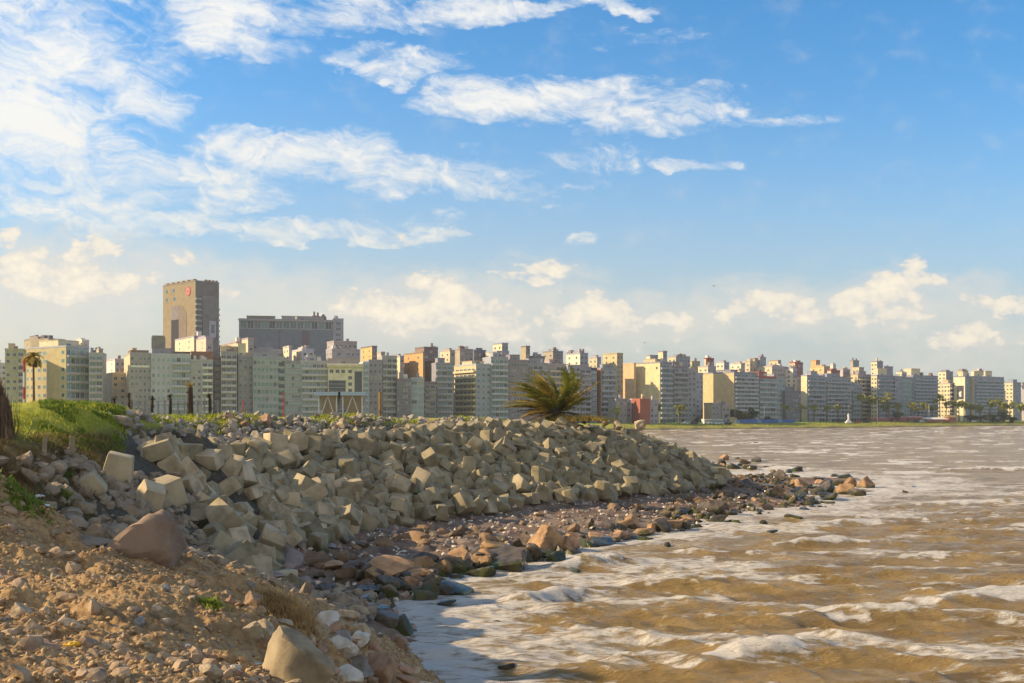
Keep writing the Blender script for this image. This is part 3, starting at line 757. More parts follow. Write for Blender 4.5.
ISO = [(RND,M_WET,497,623,13,'small mossy rock awash left of the breaking wave'),(RND,M_WET,492,606,9,'tiny green topped rock in the foam above the mossy one'),(FLT,M_WET,529,600,14,'flat mossy rock just in front of the first breaker'),
 (FLT,M_WET,459,594,50,'long flat brown rock just above the foam of the cove'),(FLT,M_WET,445,605,26,'low grey rock awash beside the long flat rock'),(RND,M_WET,506,671,18,'dark rock awash near the bottom of the frame'),
 (RND,M_WET,576,573,20,'mossy green rock in the surf below the shore boulders'),(RND,M_WET,668,546,12,'small mossy rock in the surf left of the open water'),(RND,M_WET,765,524,14,'dark round rock standing alone in the surf off the point'),
 (RND,M_WET,796,520,21,'pair like wet hump of rock right of the round one in the surf'),(RND,M_WET,842,524,10,'lone small black rock farthest off the near shore of the spit'),(FLT,M_WET,772,532,14,'low mossy rock behind which the surf curls'),
 (ANG,M_WET,849,479,20,'dark rock with rounded back past the end of the spit'),(RND,M_WET,836,477,12,'rounded dark rock left of the humped one past the spit'),(ANG,M_ORANGE,867,488,20,'yellow green pointed boulder at the very end of the spit'),
 (FLT,M_WET,915,487,11,'mossy rock alone in open water right of the spit'),(RND,M_WET,906,493,7,'tiny dark rock below the lone mossy rock in open water'),(FLT,M_WET,805,468,13,'thin dark rock between the two arms of the spit'),
 (ANG,M_BROWN,820,484,11,'square reddish block standing on the spit'),(RND,M_WET,738,459,9,'small black rock beyond the mound'),(RND,M_WET,757,462,18,'mossy boulder farthest out on the far arm of the spit'),(RND,M_WET,756,443,6,'tiny rock alone in the water beyond the mound'),
 (ANG,M_ORANGE,725,460,12,'yellow brown rock on the far arm of the spit'),(FLT,M_WET,796,494,20,'low weedy rock in the wash off the spit'),(RND,M_WET,828,498,16,'dark wet rock at the near tip of the spit')]
for lst, m, px, py, w, lab in ISO:
    rock_px(lst, m, px, py, w, lab, z=0.0, cat='rock', name='rock', sink=.1, tilt=.1)
GR = 'rubble stones on the crest of the mound'
top = along([(124,430),(150,436),(200,438),(270,430),(350,424),(450,424)], 62, 8, 9) + along([(200,420),(300,415),(420,416),(500,420),(560,424),(640,434)], 50, 6, 3)
for px, py in top:
    d = march(px, py)
    if d > 125: continue
    x, y, _ = atd(px, py, d)
    r = random.random(); m = M_GREY if r < .62 else M_TAN if r < .8 else M_BROWN
    c = {M_GREY.name:'grey', M_TAN.name:'tan', M_BROWN.name:'rusty brown'}[m.name]
    put_rock(random.choice([ANG, ANG, FLT]), m, x, y, random.uniform(.22, .6), '%s angular rubble stone %s' % (c, 'at the top of the slope near the green bank' if px < 220 else 'on the crest in front of the shelters' if px < 400 else 'on the crest left of the wind blown palm' if px < 520 else 'on the crest beyond the wind blown palm'), 'stone', 'rubble_stone', GR, tilt=.5)
for px, py, w, m, lab in [(640,428,16,M_TAN,'orange tan boulder sticking up at the end of the crest'),(617,420,18,M_TAN,'sunlit tan boulder on the skyline right of the palm'),(606,424,12,M_ORANGE,'small orange stone on the skyline right of the palm'),(634,438,22,M_TAN,'squat boulder under the one at the end of the crest')]:
    d = 103 if px > 620 else 99; x, y, z = atd(px, py, d); put_rock(ANG, m, x, y, w/F*d/2, lab, 'boulder', 'boulder', z=min(z, float(height(np.array([x]), np.array([y]))[0])+.75))

# small stones nobody could count
def pebbles(name, pts, smin, smax, m, label, sub=1, power=2.2, cat='gravel', sq=.6):
    base = [rock_shape(900+i, sub, soft=26, planes=11, squash=(1,.8,sq)) for i in range(8)]
    z = surf(pts[:,0], pts[:,1]); parts = []
    for (x, y), zz in zip(pts, z):
        V, Fc = base[random.randrange(8)]
        s = smin + (smax-smin)*random.random()**power
        E = np.array(Euler((random.gauss(0,.5), random.gauss(0,.5), random.uniform(0,6.28))).to_matrix())
        parts.append(((V*s) @ E.T + np.array([x, y, zz + s*.1]), Fc))
    me = merge(name, parts)
    return tag(link(name, me, m), label, cat, None, 'stuff')
def scatter(n, f, xr, yr):
    x = rng.uniform(*xr, n); y = rng.uniform(*yr, n); k = f(x, y) > rng.random(n)
    return np.c_[x[k], y[k]]
def fdirt(x, y): return near_w(x, y)*(height(x, y) > .3)*np.clip(14/y, 0, 1)**1.6*(x > -.56*y-1)*(.25 + .75*(fbm(x*.6, y*.6, 3, 77) > -.12))
M_DS = rough_mat('dirt_stones', (.47,.325,.175), (.17,.105,.06), 7.0, coord='Position', bmp=.3)
M_DS2 = rough_mat('grey_dirt_stones', (.38,.28,.185), (.19,.12,.08), 5.0, coord='Position', bmp=.3)
pebbles('dirt_gravel', scatter(100000, fdirt, (-15, 2), (8.5, 32)), .010, .07, M_DS, 'brown crumbs and chips of stone littering the bare dirt bank')
pebbles('dirt_chips', scatter(5200, fdirt, (-15, 2), (8.5, 32)), .04, .17, M_DS2, 'greyish stone chips lying on the bare dirt bank', sub=2, power=2.6)
def fplat(x, y):
    h = height(x, y); t, sg, d = crest_t(x, y)
    return (near_w(x, y) < .3)*(h > -.25)*(h < 1.6)*(t < .1)*(y > 33)
pebbles('shelf_pebbles', scatter(9000, fplat, (-13, 24), (36, 118)), .03, .22, M_PINK, 'reddish stones and pebbles covering the shelf below the blocks', sub=2, power=3.2)
pebbles('shelf_grey_pebbles', scatter(3500, fplat, (-13, 18), (36, 105)), .05, .22, M_PALE, 'whitish and grey pebbles washed up at the foot of the blocks', power=2)
M_SHB = rough_mat('brown_shore_rock', (.24,.16,.10), (.08,.058,.042), .6, coord='Position', wetz=.3)
M_SHD = rough_mat('dark_shore_rock', (.14,.11,.085), (.05,.042,.035), .6, coord='Position', rough=.55, wetz=.3)
def fshore(x, y):
    h = height(x, y); t, sg, d = crest_t(x, y)
    return (near_w(x, y) < .3)*(h > -.35)*(h < .62)*(y > 40)*(x < 30)*(np.where(x > 17, .7, .36))*(.12+.88*(fbm(x*.25, y*.25, 2, 66) > np.where(x > 17, -.02, -.1)))
pebbles('jagged_shore_rocks', scatter(9500, fshore, (-10, 40), (40, 128)), .12, .62, M_SHB, 'jagged brown and mossy rocks packed between the shelf and the surf', sub=2, power=1.7, cat='rocks', sq=.7)
pebbles('dark_shore_rocks', scatter(6500, fshore, (-10, 42), (40, 128)), .12, .6, M_SHD, 'dark wet stones packed among the brown ones along the surf', sub=2, power=1.7, cat='rocks', sq=.65)
def fcrest(x, y):
    t, sg, d = crest_t(x, y); lo = .62 + .26*np.clip((sg-.15)/.4, 0, 1)
    px = 512+F*x/y; py = HY-(height(x, y)-EYE)*F/y
    return (d < 8)*(t > lo)*(t < 1.12)*(y > 44)*(py > np.interp(px, [60,120,560,640,700],[425,411,413,430,455]))
pebbles('crest_rubble', scatter(26000, fcrest, (-26, 14), (44, 108)), .06, .34, M_GREY, 'grey broken rubble covering the top of the mound', sub=2, power=1.8, cat='rubble', sq=.75)
M_GREY2 = rough_mat('hollow_stone', (.3,.24,.17), (.15,.115,.08), 2.4)
def fhol(x, y): 
    return (near_w(x, y) < .5)*(x > -13)*(x < -4.5)*(y > 21)*(y < 42)*(height(x, y) < 6.0)
pebbles('hollow_rubble', scatter(2600, fhol, (-13, -4.5), (21, 42)), .06, .34, M_GREY2, 'brownish broken stones in the hollow behind the dirt bank', sub=2, power=1.7, cat='rubble')
def flat(me): me.polygons.foreach_set('use_smooth', np.zeros(len(me.polygons), dtype=bool))

# ------------------------------------------------------------------ the city
WM = {}
def wall(c):
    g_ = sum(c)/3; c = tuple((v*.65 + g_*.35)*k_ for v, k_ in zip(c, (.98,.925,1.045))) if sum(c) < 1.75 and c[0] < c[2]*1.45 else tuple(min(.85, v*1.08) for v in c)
    k = tuple(round(v, 2) for v in c)
    if k not in WM:
        m, nt, b = newmat('rendered_wall')
        f = nz(nt, .35, 6, .65); f2 = nz(nt, 2.5, 3)
        col = ramp(nt, mth(nt, 'MULTIPLY_ADD', f2, .3, mth(nt, 'MULTIPLY', f, .7)), [(.35, scl(k, .78)), (.65, scl(k, 1.1))])
        nt.links.new(col, b.inputs['Base Color']); b.inputs['Roughness'].default_value = .85; b.inputs['Specular IOR Level'].default_value = .25
        WM[k] = m
    return WM[k]
def glassm(name, c, r=.12):
    m = plain(name, c, r, 0, .8); return m
G_DARK = glassm('dark_window_glass', (.035,.05,.06)); G_MID = glassm('blue_window_glass', (.09,.14,.165)); G_CUR = glassm('curtained_window', (.32,.31,.28), .4)
G_TEAL = glassm('teal_glass', (.12,.22,.22), .15); G_LT = glassm('pale_glass', (.24,.33,.35), .25)
M_FRAME = plain('window_frame', (.55,.55,.52), .6)
UNITW = {}
def win_mesh(g, frame=None):
    k = (g.name, (frame or M_FRAME).name)
    if k in UNITW: return UNITW[k]
    # unit window, 1 wide, 1 high, standing 6 cm proud of the wall: frame around a pane and a sill
    bx = [(-.5,-.05,0,-.44,0,1),(.44,-.05,0,.5,0,1),(-.44,-.05,.94,.44,0,1),(-.44,-.05,0,.44,0,.07),(-.02,-.045,.07,.02,0,.94)]
    V, Fc, mi = [], [], []
    n = 0
    for q in bx:
        v, f = box(*q); V.append(v); Fc.append(f+n); n += 8; mi += [0]*6
    v, f = box(-.44,-.02,.07,.44,0,.94); V.append(v); Fc.append(f+n); mi += [1]*6
    me = mesh_np('window', np.concatenate(V), np.concatenate(Fc)); me.materials.append(frame or M_FRAME); me.materials.append(g)
    me.polygons.foreach_set('material_index', np.array(mi, np.int32))
    UNITW[k] = me; return me
BALC = {}
def balc_mesh(c, glass=False):
    k = (tuple(c), glass)
    if k in BALC: return BALC[k]
    # unit balcony: slab and parapet, 1 wide (scaled), metres deep and high
    a = [(-.5,-1.3,-.18,.5,0,0)]; bb = [(-.5,-1.3,0,.5,-1.2,.95),(-.5,-1.2,0,-.49,0,.95),(.49,-1.2,0,.5,0,.95)]
    pa = [box(*q) for q in a]; pb = [box(*q) for q in bb]
    me = merge('balcony', pa+pb); me.materials.append(wall(c)); me.materials.append(G_LT if glass else wall(c))
    me.polygons.foreach_set('material_index', np.array([0]*6 + [1]*18, np.int32))
    BALC[k] = me; return me
def inst(name, me, parent, loc, sc=(1,1,1), rz=0):
    o = bpy.data.objects.new(name, me); COL.objects.link(o); o.parent = parent; o.location = loc; o.scale = sc; o.rotation_euler = (0,0,rz); return o
NWIN = [0]
def bld(label, pxc, pxr, ytop, phi=None, wc=(.5,.48,.42), style='W', pxl=None, ec=None, W=14., D=None, dd=0., cat='apartment building', fl=None, cols=None,
        bc=None, endw=0, pent=(), name='apartment_block', group=None, gl=None, frame=None, base=2.6, band=None):
    if D is None: D = float(np.interp(pxc, [0,300,640,1024], [500,535,620,880])) + dd
    if phi is None: phi = float(np.interp(pxc, [0,300,640,1024], [24,26,38,40]))
    cx = (pxc-512)/F*D; cy = D; sr = (pxr-512)/F
    for _ in range(12):
        ph = R(phi); L = (sr*cy - cx)/(math.cos(ph) - sr*math.sin(ph))
        if pxl is None: break
        sl = (pxl-512)/F; dn = math.sin(ph) + sl*math.cos(ph); W = (cx - sl*cy)/dn if dn > .02 else 999
        if W < 36 + (pxl == 163)*20 or phi > 62: break
        phi += 4
    W = min(W, 60)
    Hh = EYE + (HY-ytop)*cy/F - base
    t = thing(name, label, cat, (cx, cy, base), ph, group)
    wm = wall(wc); ec = ec or wc  # front and end colours often hold the facade's shade and the end wall's sun
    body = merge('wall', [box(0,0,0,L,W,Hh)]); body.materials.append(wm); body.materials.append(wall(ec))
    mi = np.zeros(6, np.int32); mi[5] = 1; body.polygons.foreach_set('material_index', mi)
    wo = link('wall', body, None, t)
    # parapet
    pw = .25
    pp = boxes('parapet', [(-.12,-.12,Hh+.004,L+.12,pw,Hh+.8),(-.12,pw,Hh+.004,pw,W+.1,Hh+.8),(L-pw,pw,Hh+.004,L+.12,W+.1,Hh+.8),(pw,W-pw,Hh+.004,L-pw,W+.1,Hh+.8)])
    link('parapet', pp, wall(scl(band or wc, 1.08)), t)
    nf = fl or max(1, int(round((Hh-1)/3.0))); fh = (Hh-.6)/nf
    far = D > 700
    def pick():
        if gl is not None and random.random() < .75: return gl
        return random.choice((G_DARK, G_DARK, G_DARK, G_MID, G_MID, G_CUR))
    nc = (cols and int(cols*1.25)) or max(1, int(round(L/2.7)))
    nc = min(nc, max(1, 98//nf)) if style != 'N' else nc
    cw_ = L/nc
    if style in 'WBMG':
        for f in range(nf):
            z = f*fh
            for c in range(nc):
                isb = style == 'B' or (style == 'M' and c >= nc*.45)
                ww = cw_*(.88 if style == 'G' else .86 if isb else .54); hh = fh*(.62 if style == 'G' else .84 if isb else .52)  # behind balconies larger dark panes, put in to deepen the shade there
                inst('window', win_mesh(pick(), frame), t, ((c+.5)*cw_, -.004, z + fh*(.26 if not isb else .06)), (ww, 1, hh)); NWIN[0] += 1
            if f > 0 and style == 'B': inst('balcony', balc_mesh(bc or scl(wc, 1.15)), t, (L/2, -.006, z+.02), (L*.94, 1, 1))
            if f > 0 and style == 'M':
                c0 = math.ceil(nc*.45); inst('balcony', balc_mesh(bc or scl(wc, 1.15)), t, ((c0+nc)/2*cw_, -.006, z+.02), ((nc-c0)*cw_*.93, 1, 1))
            if f > 0 and style == 'G': inst('floor_band', unit_band(bc or scl(wc, 1.2)), t, (L/2, -.006, z), (L*.99, 1, 1))
    for k in range(int(endw)):
        for f in range(1, nf):
            inst('window', win_mesh(random.choice((G_DARK, G_MID)), frame), t, (-.004, W*(k+.5)/endw, f*fh+fh*.3), (1.5, 1, fh*.42), -math.pi/2)
    # roof works
    if not pent and L > 9 and D < 2000:
        pent = ((random.uniform(.1,.35), random.uniform(.5,.8), random.uniform(2.4,3.6), scl(wc, 1.1)),)
    for i, p in enumerate(pent):
        f0, f1, h = p[:3]; c = p[3] if len(p) > 3 else wc
        y0 = W*(.18 + .1*(i % 3)); y1 = min(W*.85, y0 + max(4, W*.45))
        z0 = Hh + .003*(i+1)
        po = link('penthouse', boxes('penthouse', [(L*f0,y0,z0,L*f1,y1,Hh+h),(L*f0-.2,y0-.25,Hh+h+.003,L*f1+.2,y1+.2,Hh+h+.25)]), wall(c), t)
        if L*(f1-f0) > 3 and h > 2:
            inst('window', win_mesh(G_MID, frame), po, (L*(f0+f1)/2, y0-.004, Hh+.9), (min(2.4, L*(f1-f0)*.5), 1, 1.2))
    for _ in range(random.choice((0,1,1,2,3)) if L > 5 else 0):
        w_ = random.uniform(1.2, 2.6); x_ = random.uniform(.3, max(.4, L-w_-.5)); y_ = random.uniform(.5, max(.6, W*.15)); h_ = random.uniform(1.4, 3.2)
        if random.random() < .5: tv, tf = tube([(x_+w_/2,y_+w_/2,Hh+.4),(x_+w_/2,y_+w_/2,Hh+h_)], [w_*.45]*2, 10); me = merge('roof_tank', [(tv, tf)])
        else: me = boxes('roof_box', [(x_,y_,Hh+.004,x_+w_,y_+w_,Hh+h_)])
        link(me.name.split('.')[0], me, wall(random.choice((GREY, CREAM, LGREY, BROWN, WHITE))), t)
    if L > 8 and random.random() < .55:
        q = random.uniform(.2,.8)*L; tv, tf = tube([(q, W*.7, Hh), (q, W*.7, Hh+random.uniform(3.5,6))], [.07,.03], 5); link('antenna', mesh_np('antenna', tv, tf), M_FRAME, t)
    t['_L'] = L; t['_W'] = W; t['_H'] = Hh; t['_nf'] = nf; t['_fh'] = fh
    return t
UB = {}
def unit_band(c):
    k = tuple(c)
    if k not in UB:
        me = boxes('floor_band', [(-.5,-.25,-.35,.5,0,.25)]); me.materials.append(wall(c)); UB[k] = me
    return UB[k]
def wallpanel(t, name, x0, x1, z0, z1, m, proud=.1, parent=None):
    return link(name, boxes(name, [(x0,-proud,z0,x1,-.002,z1)]), m, parent or t)
CREAM=(.60,.50,.34); CREAM2=(.66,.58,.43); TAN=(.55,.42,.26); GREY=(.33,.33,.32); LGREY=(.45,.45,.43); BGREY=(.38,.42,.44); TEAL=(.36,.42,.44); WHITE=(.66,.64,.60); BRICK=(.36,.15,.09); OR=(.58,.33,.14); BROWN=(.26,.18,.14); PURP=(.30,.25,.26); DARK=(.16,.16,.17)
W_ = WHITE
# --- front row, from the left
bld('grey beige block with white balconies at the far left of the city', 5, 24, 350, phi=20, wc=(.42,.38,.28), style='M', bc=(.5,.48,.42), pent=((.15,.45,3,CREAM),))
b = bld('broad sand coloured block with a glassy corner behind the tall thin palm', 66, 89, 347, phi=52, wc=TEAL, ec=(.46,.38,.22), style='B', bc=LGREY, pxl=24, endw=0, gl=G_TEAL, fl=9, cols=4, pent=((.0,.9,3.4,CREAM2),))
Wd = b['_W']; fh = b['_fh']
for k in range(b['_nf']):
    for q in (.09,.2,.37,.5,.93):
        inst('window', win_mesh(random.choice((G_MID, G_TEAL, G_DARK))), b, (-.004, Wd*(1-q) , k*fh+fh*.3), (Wd*(.055 if q < .3 else .075), 1, fh*.5), -math.pi/2)
link('roof_house', boxes('roof_house', [(3,Wd*.55,b['_H']+.01,12,Wd*.98,b['_H']+5),(4,Wd*.2,b['_H']+.012,11,Wd*.5,b['_H']+3.6)]), wall((.34,.29,.21)), b)
link('roof_pier', boxes('roof_pier', [(5,Wd*.62,b['_H']+5.01,7,Wd*.66,b['_H']+6.6),(5,Wd*.74,b['_H']+5.01,8,Wd*.82,b['_H']+6.8)]), wall(DARK), b)
bld('blue grey block with glass balcony bands right of the sand coloured corner', 89, 103, 354, phi=14, wc=BGREY, style='B', bc=LGREY, gl=G_TEAL)
bld('low cream building lit by the sun in the gap before the grey block', 112, 126, 374, phi=30, wc=(.5,.42,.3), style='W', pxl=104, dd=20)
b = bld('grey block with scattered small windows and a white top band', 130, 151, 354, phi=20, wc=(.38,.37,.33), ec=CREAM, style='W', pxl=124, cols=4, pent=((.1,.95,2.0,BROWN),(.2,.4,3.2,CREAM)))
wallpanel(b, 'top_band', .3, b['_L']-.5, b['_H']-6.2, b['_H']-5.2, wall((.8,.77,.7)), .3)
b = bld('pale glassy block with two columns of balconies below a square water tank', 151, 191, 355, phi=16, wc=(.47,.53,.54), style='M', bc=(.5,.54,.54), gl=G_LT, fl=9, cols=7, pent=((.02,.5,3.2,(.3,.3,.32)),(.55,.98,1.8,BROWN)))
link('water_tank', boxes('water_tank', [(0,5,b['_H']+3.5,6.2,10,b['_H']+9),(.4,4.8,b['_H']+9.003,5.8,10.2,b['_H']+9.6)]), wall((.27,.25,.2)), b)
b = bld('narrow block with white and red balconies under a red brown roof', 191, 213, 361, phi=16, wc=(.44,.45,.42), style='M', bc=(.66,.62,.58), frame=None, pent=((0,1,4.5,(.30,.14,.09)),))
bld('dark brown block front beside the white and red balconies', 213, 221, 358, phi=16, wc=(.24,.19,.17), style='W', dd=6)
bld('grey block with many pale balcony strips right of the dark brown front', 221, 237, 353, phi=16, wc=(.35,.34,.34), style='B', bc=(.52,.52,.5), pent=((0,1,3.2,CREAM),))
bld('slim cream topped tower wing in deep shade at its foot', 238, 253, 357, phi=22, wc=(.36,.35,.36), ec=CREAM, style='W', pxl=236, dd=3, pent=((.0,.55,6.5,CREAM2),(.0,.9,2.2,CREAM)))
b = bld('wide teal glass block with dark slots of balconies at its right edge', 253, 285, 358, phi=16, wc=(.36,.42,.40), style='G', bc=(.4,.47,.45), gl=G_TEAL, fl=9, cols=7, pent=((.0,.75,2.6,(.42,.46,.44)),))
for k in range(1, b['_nf']): wallpanel(b, 'loggia', b['_L']*.8, b['_L']*.98, k*b['_fh']+.4, k*b['_fh']+2.2, G_DARK, .16)
bld('teal gridded block with big square glass bays', 285, 301, 362, phi=16, wc=(.30,.34,.34), style='G', bc=(.42,.44,.43), gl=G_LT, cols=4)
bld('white gridded block left of the cream framed building', 301, 328, 362, phi=16, wc=(.46,.46,.45), style='B', bc=(.52,.54,.53), gl=G_LT, cols=6)
# cream framed building with dark glass
b = bld('cream framed building with large dark glass panels above the beach shelters', 328, 363, 365, phi=12, wc=(.70,.63,.48), style='N', dd=-6, pent=((.0,.9,3.2,(.45,.4,.33)),))
L = b['_L']; H_ = b['_H']
g1 = wallpanel(b, 'glass_panel', L*.02, L*.50, 4, H_-7.5, G_DARK, .2); g2 = wallpanel(b, 'glass_panel', L*.76, L*.97, 4, H_-3, G_DARK, .2)
for k in range(1, 10):
    wallpanel(b, 'glazing_bar', L*.02, L*.50, 4+k*(H_-11.5)/10, 4.12+k*(H_-11.5)/10, M_FRAME, .26, g1)
for k in range(5): inst('window', win_mesh(G_DARK), b, (L*.63, -.004, H_-6.5-k*3.1+2.6), (1.9,1,1.7))
for k in (.1,.27,.43): inst('window', win_mesh(G_DARK), b, (L*k, -.004, H_-3.9), (1.9,1,1.7))
link('cornice', boxes('cornice', [(-.6,-1,H_-.8,L+.3,-.002,H_-.2)]), wall(CREAM2), b)
bld('pale blue block edge right of the cream framed building', 363, 369, 363, phi=16, wc=(.5,.58,.6), style='G', gl=G_LT, bc=(.6,.65,.66))
bld('plain grey block with worn windows right of the pale blue edge', 369, 382, 361, phi=16, wc=(.36,.35,.33), style='W', cols=3)
bld('grey block with a fine grid of small balconies', 382, 397, 357, phi=16, wc=(.40,.41,.39), style='B', bc=(.46,.47,.45))
bld('low dark mauve block with narrow windows', 397, 411, 380, phi=16, wc=(.25,.23,.23), style='W', dd=-6, cols=4)
bld('pale teal low block between the dark mauve one and the brown one', 411, 424, 379, phi=16, wc=(.40,.50,.50), style='G', gl=G_LT, bc=(.45,.52,.52), dd=-6)
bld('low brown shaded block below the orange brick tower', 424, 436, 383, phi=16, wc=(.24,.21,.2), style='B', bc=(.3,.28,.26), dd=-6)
bld('grey teal block with blue tinted balconies', 436, 453, 364, phi=16, wc=(.30,.33,.34), style='B', bc=(.40,.43,.43), gl=G_TEAL)
b = bld('cream balcony block with sunlit bands and a teal side', 476, 491, 365, phi=30, wc=(.36,.46,.46), ec=(.58,.48,.30), style='W', pxl=454, gl=G_TEAL, pent=((.0,.8,2.2,CREAM),))
for k in range(b['_nf']):
    for q in (.12,.3,.48,.66,.84): inst('window', win_mesh(G_MID), b, (-.004, b['_W']*q, k*b['_fh']+b['_fh']*.1), (b['_W']*.15, 1, b['_fh']*.55), -math.pi/2)
    if k: inst('balcony', balc_mesh((.68,.56,.36)), b, (-.006, b['_W']/2, k*b['_fh']), (b['_W']*.96,1,1), -math.pi/2)
bld('teal white block with fine balconies left of the palm', 491, 508, 358, phi=20, wc=(.36,.43,.44), style='B', bc=(.5,.56,.56), gl=G_TEAL)
bld('mauve brown block with narrow bays behind the left of the palm', 508, 528, 361, phi=20, wc=(.31,.28,.29), style='W', cols=6)
bld('grey teal block behind the middle of the palm', 528, 548, 364, phi=20, wc=(.34,.37,.38), style='B', bc=(.42,.46,.46))
bld('cream topped block with orange lit upper floor behind the palm', 548, 568, 365, phi=24, wc=(.46,.40,.32), ec=CREAM, style='B', bc=(.6,.5,.36), dd=4)
bld('grey block with bluish balconies right of the palm top', 568, 580, 366, phi=22, wc=(.36,.39,.4), style='B', bc=(.42,.45,.46))
bld('mauve grey balcony block right of the palm', 580, 591, 368, phi=22, wc=(.34,.33,.36), style='B', bc=(.42,.42,.44))
bld('narrow dark blue front with one column of pale windows', 591, 597, 369, phi=22, wc=(.10,.10,.2), style='G', gl=G_LT, cols=1, bc=(.35,.4,.45))
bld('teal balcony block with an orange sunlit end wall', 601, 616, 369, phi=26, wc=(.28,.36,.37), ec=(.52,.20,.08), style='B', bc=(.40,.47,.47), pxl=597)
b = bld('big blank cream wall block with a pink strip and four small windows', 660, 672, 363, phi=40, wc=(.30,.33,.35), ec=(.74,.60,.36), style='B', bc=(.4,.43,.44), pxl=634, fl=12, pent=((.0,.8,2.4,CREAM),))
for k in range(4): inst('window', win_mesh(G_DARK), b, (-.004, b['_W']*.98, b['_H']-10-k*2.6), (1.0,1,1.0), -math.pi/2)
inst('window', win_mesh(G_DARK), b, (-.004, b['_W']*.12, b['_H']-3.5), (1.4,1,1.4), -math.pi/2)
bld('pinkish orange stair wing against the big cream wall', 634, 636, 364, phi=40, wc=(.5,.4,.3), ec=(.70,.45,.27), style='N', pxl=623, dd=24)
bld('grey brown block with stacked balconies right of the cream wall', 672, 688, 367, phi=34, wc=(.27,.26,.27), style='B', bc=(.38,.39,.38))
bld('pale grey slab with a dark slot of windows', 688, 696, 370, phi=34, wc=(.36,.38,.38), style='W', cols=2)
bld('light teal slab left of the big tan wall', 696, 703, 374, phi=34, wc=(.38,.45,.44), style='W', cols=2)
b = bld('long block with a big blank tan end wall and white balconies', 734, 758, 373, phi=38, wc=(.30,.34,.36), ec=(.66,.49,.28), style='B', bc=(.47,.5,.5), pxl=703, fl=12, cols=6, pent=((.1,.5,2.2,GREY),))
bld('block with red brick piers and white balconies', 758, 776, 377, phi=38, wc=(.36,.13,.11), style='B', bc=(.5,.55,.53), gl=G_TEAL, cols=3)
bld('teal gridded slab right of the red brick piers', 776, 785, 378, phi=38, wc=(.36,.44,.43), style='G', bc=(.42,.48,.47), gl=G_TEAL)
bld('cream house wall lit high above a shaded low block', 797, 801, 378, phi=40, wc=(.45,.42,.36), ec=(.68,.58,.38), style='W', pxl=784, dd=25, endw=2)
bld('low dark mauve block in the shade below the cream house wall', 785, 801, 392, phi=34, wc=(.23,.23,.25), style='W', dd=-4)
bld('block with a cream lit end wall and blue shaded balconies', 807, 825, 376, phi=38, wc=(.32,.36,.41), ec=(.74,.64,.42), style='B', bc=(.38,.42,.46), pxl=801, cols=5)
bld('wide blue grey block with long balcony strips', 825, 851, 378, phi=36, wc=(.34,.38,.41), style='B', bc=(.42,.46,.48), cols=7, fl=11)
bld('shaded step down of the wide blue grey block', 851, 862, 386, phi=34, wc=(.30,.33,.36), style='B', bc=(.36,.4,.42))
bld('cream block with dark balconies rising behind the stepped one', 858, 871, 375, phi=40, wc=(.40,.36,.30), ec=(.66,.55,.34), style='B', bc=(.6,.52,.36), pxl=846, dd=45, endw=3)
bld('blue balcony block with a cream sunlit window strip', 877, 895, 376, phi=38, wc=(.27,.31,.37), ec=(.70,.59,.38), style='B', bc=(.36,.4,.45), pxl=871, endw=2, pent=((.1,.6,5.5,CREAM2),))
bld('smooth blue grey slab right of the blue balcony block', 895, 902, 377, phi=36, wc=(.32,.37,.42), style='W', cols=2)
bld('green teal gridded slab before the long stepped block', 902, 913, 378, phi=36, wc=(.26,.34,.35), style='G', bc=(.3,.37,.38), gl=G_TEAL)
bld('long blue grey block with a stepped white roof house', 913, 938, 376, phi=36, wc=(.30,.34,.40), style='B', bc=(.38,.43,.47), fl=13, cols=7, pent=((.05,.4,5.5,CREAM2),(.2,.6,3.0,WHITE)))
bld('cream block with many sunlit terraces right of the long stepped one', 950, 955, 384, phi=40, wc=(.5,.45,.36), ec=(.72,.62,.42), style='B', pxl=938, dd=15, endw=4, pent=((0,1,3,CREAM),))
b = bld('cream wall block carrying a dark mural with a white figure', 965, 971, 377, phi=42, wc=(.22,.29,.33), ec=(.78,.70,.50), style='G', gl=G_TEAL, pxl=954, fl=13, pent=((.0,.7,4,CREAM2),))
Wd = b['_W']; Hh = b['_H']
mu = link('mural', boxes('mural', [(-.12,Wd*.12,Hh-17,-.003,Wd*.72,Hh-6.5)]), plain('mural_paint', (.06,.06,.08), .7), b)
V = []; 
cv = [(.5,.28,.20,.10),(.42,.44,.16,.12),(.58,.50,.12,.10),(.36,.36,.09,.06)]
parts = []
for (u, v_, ru, rv) in cv:
    n = 20; yy = Wd*(.72-.6*u); zz = Hh-17+10.5*v_
    ring0 = [(-.15, yy+math.cos(a)*ru*Wd*.55, zz+math.sin(a)*rv*10.5) for a in np.linspace(0, 2*math.pi, n, False)]
    ring1 = [(-.121-.0005*len(parts), q[1], q[2]) for q in ring0]
    Vv = np.array(ring0+ring1+[(-.15-.002*len(parts), yy, zz)]*1)
    Fc = [(i, (i+1)%n, n+(i+1)%n, n+i) for i in range(n)] + [(i, (i+1)%n, 2*n, 2*n) for i in range(n)]
    parts.append((Vv, [f for f in Fc if f[2] != f[3]])); parts.append((Vv.copy(), [(f[0], f[1], f[2], f[2]) for f in Fc if f[2] == f[3]]))
def merge_poly(name, parts):
    Vs, Fs, n = [], [], 0
    for V, Fc in parts:
        Vs += [tuple(v) for v in V]
        for f in Fc:
            g = []
            for q in f:
                if q+n not in g: g.append(int(q)+n)
            Fs.append(g)
        n += len(V)
    me = bpy.data.meshes.new(name); me.from_pydata(Vs, [], Fs); me.update(); flat(me); return me
link('mural_figure', merge_poly('mural_figure', parts), plain('mural_white', (.75,.73,.7), .7), mu)
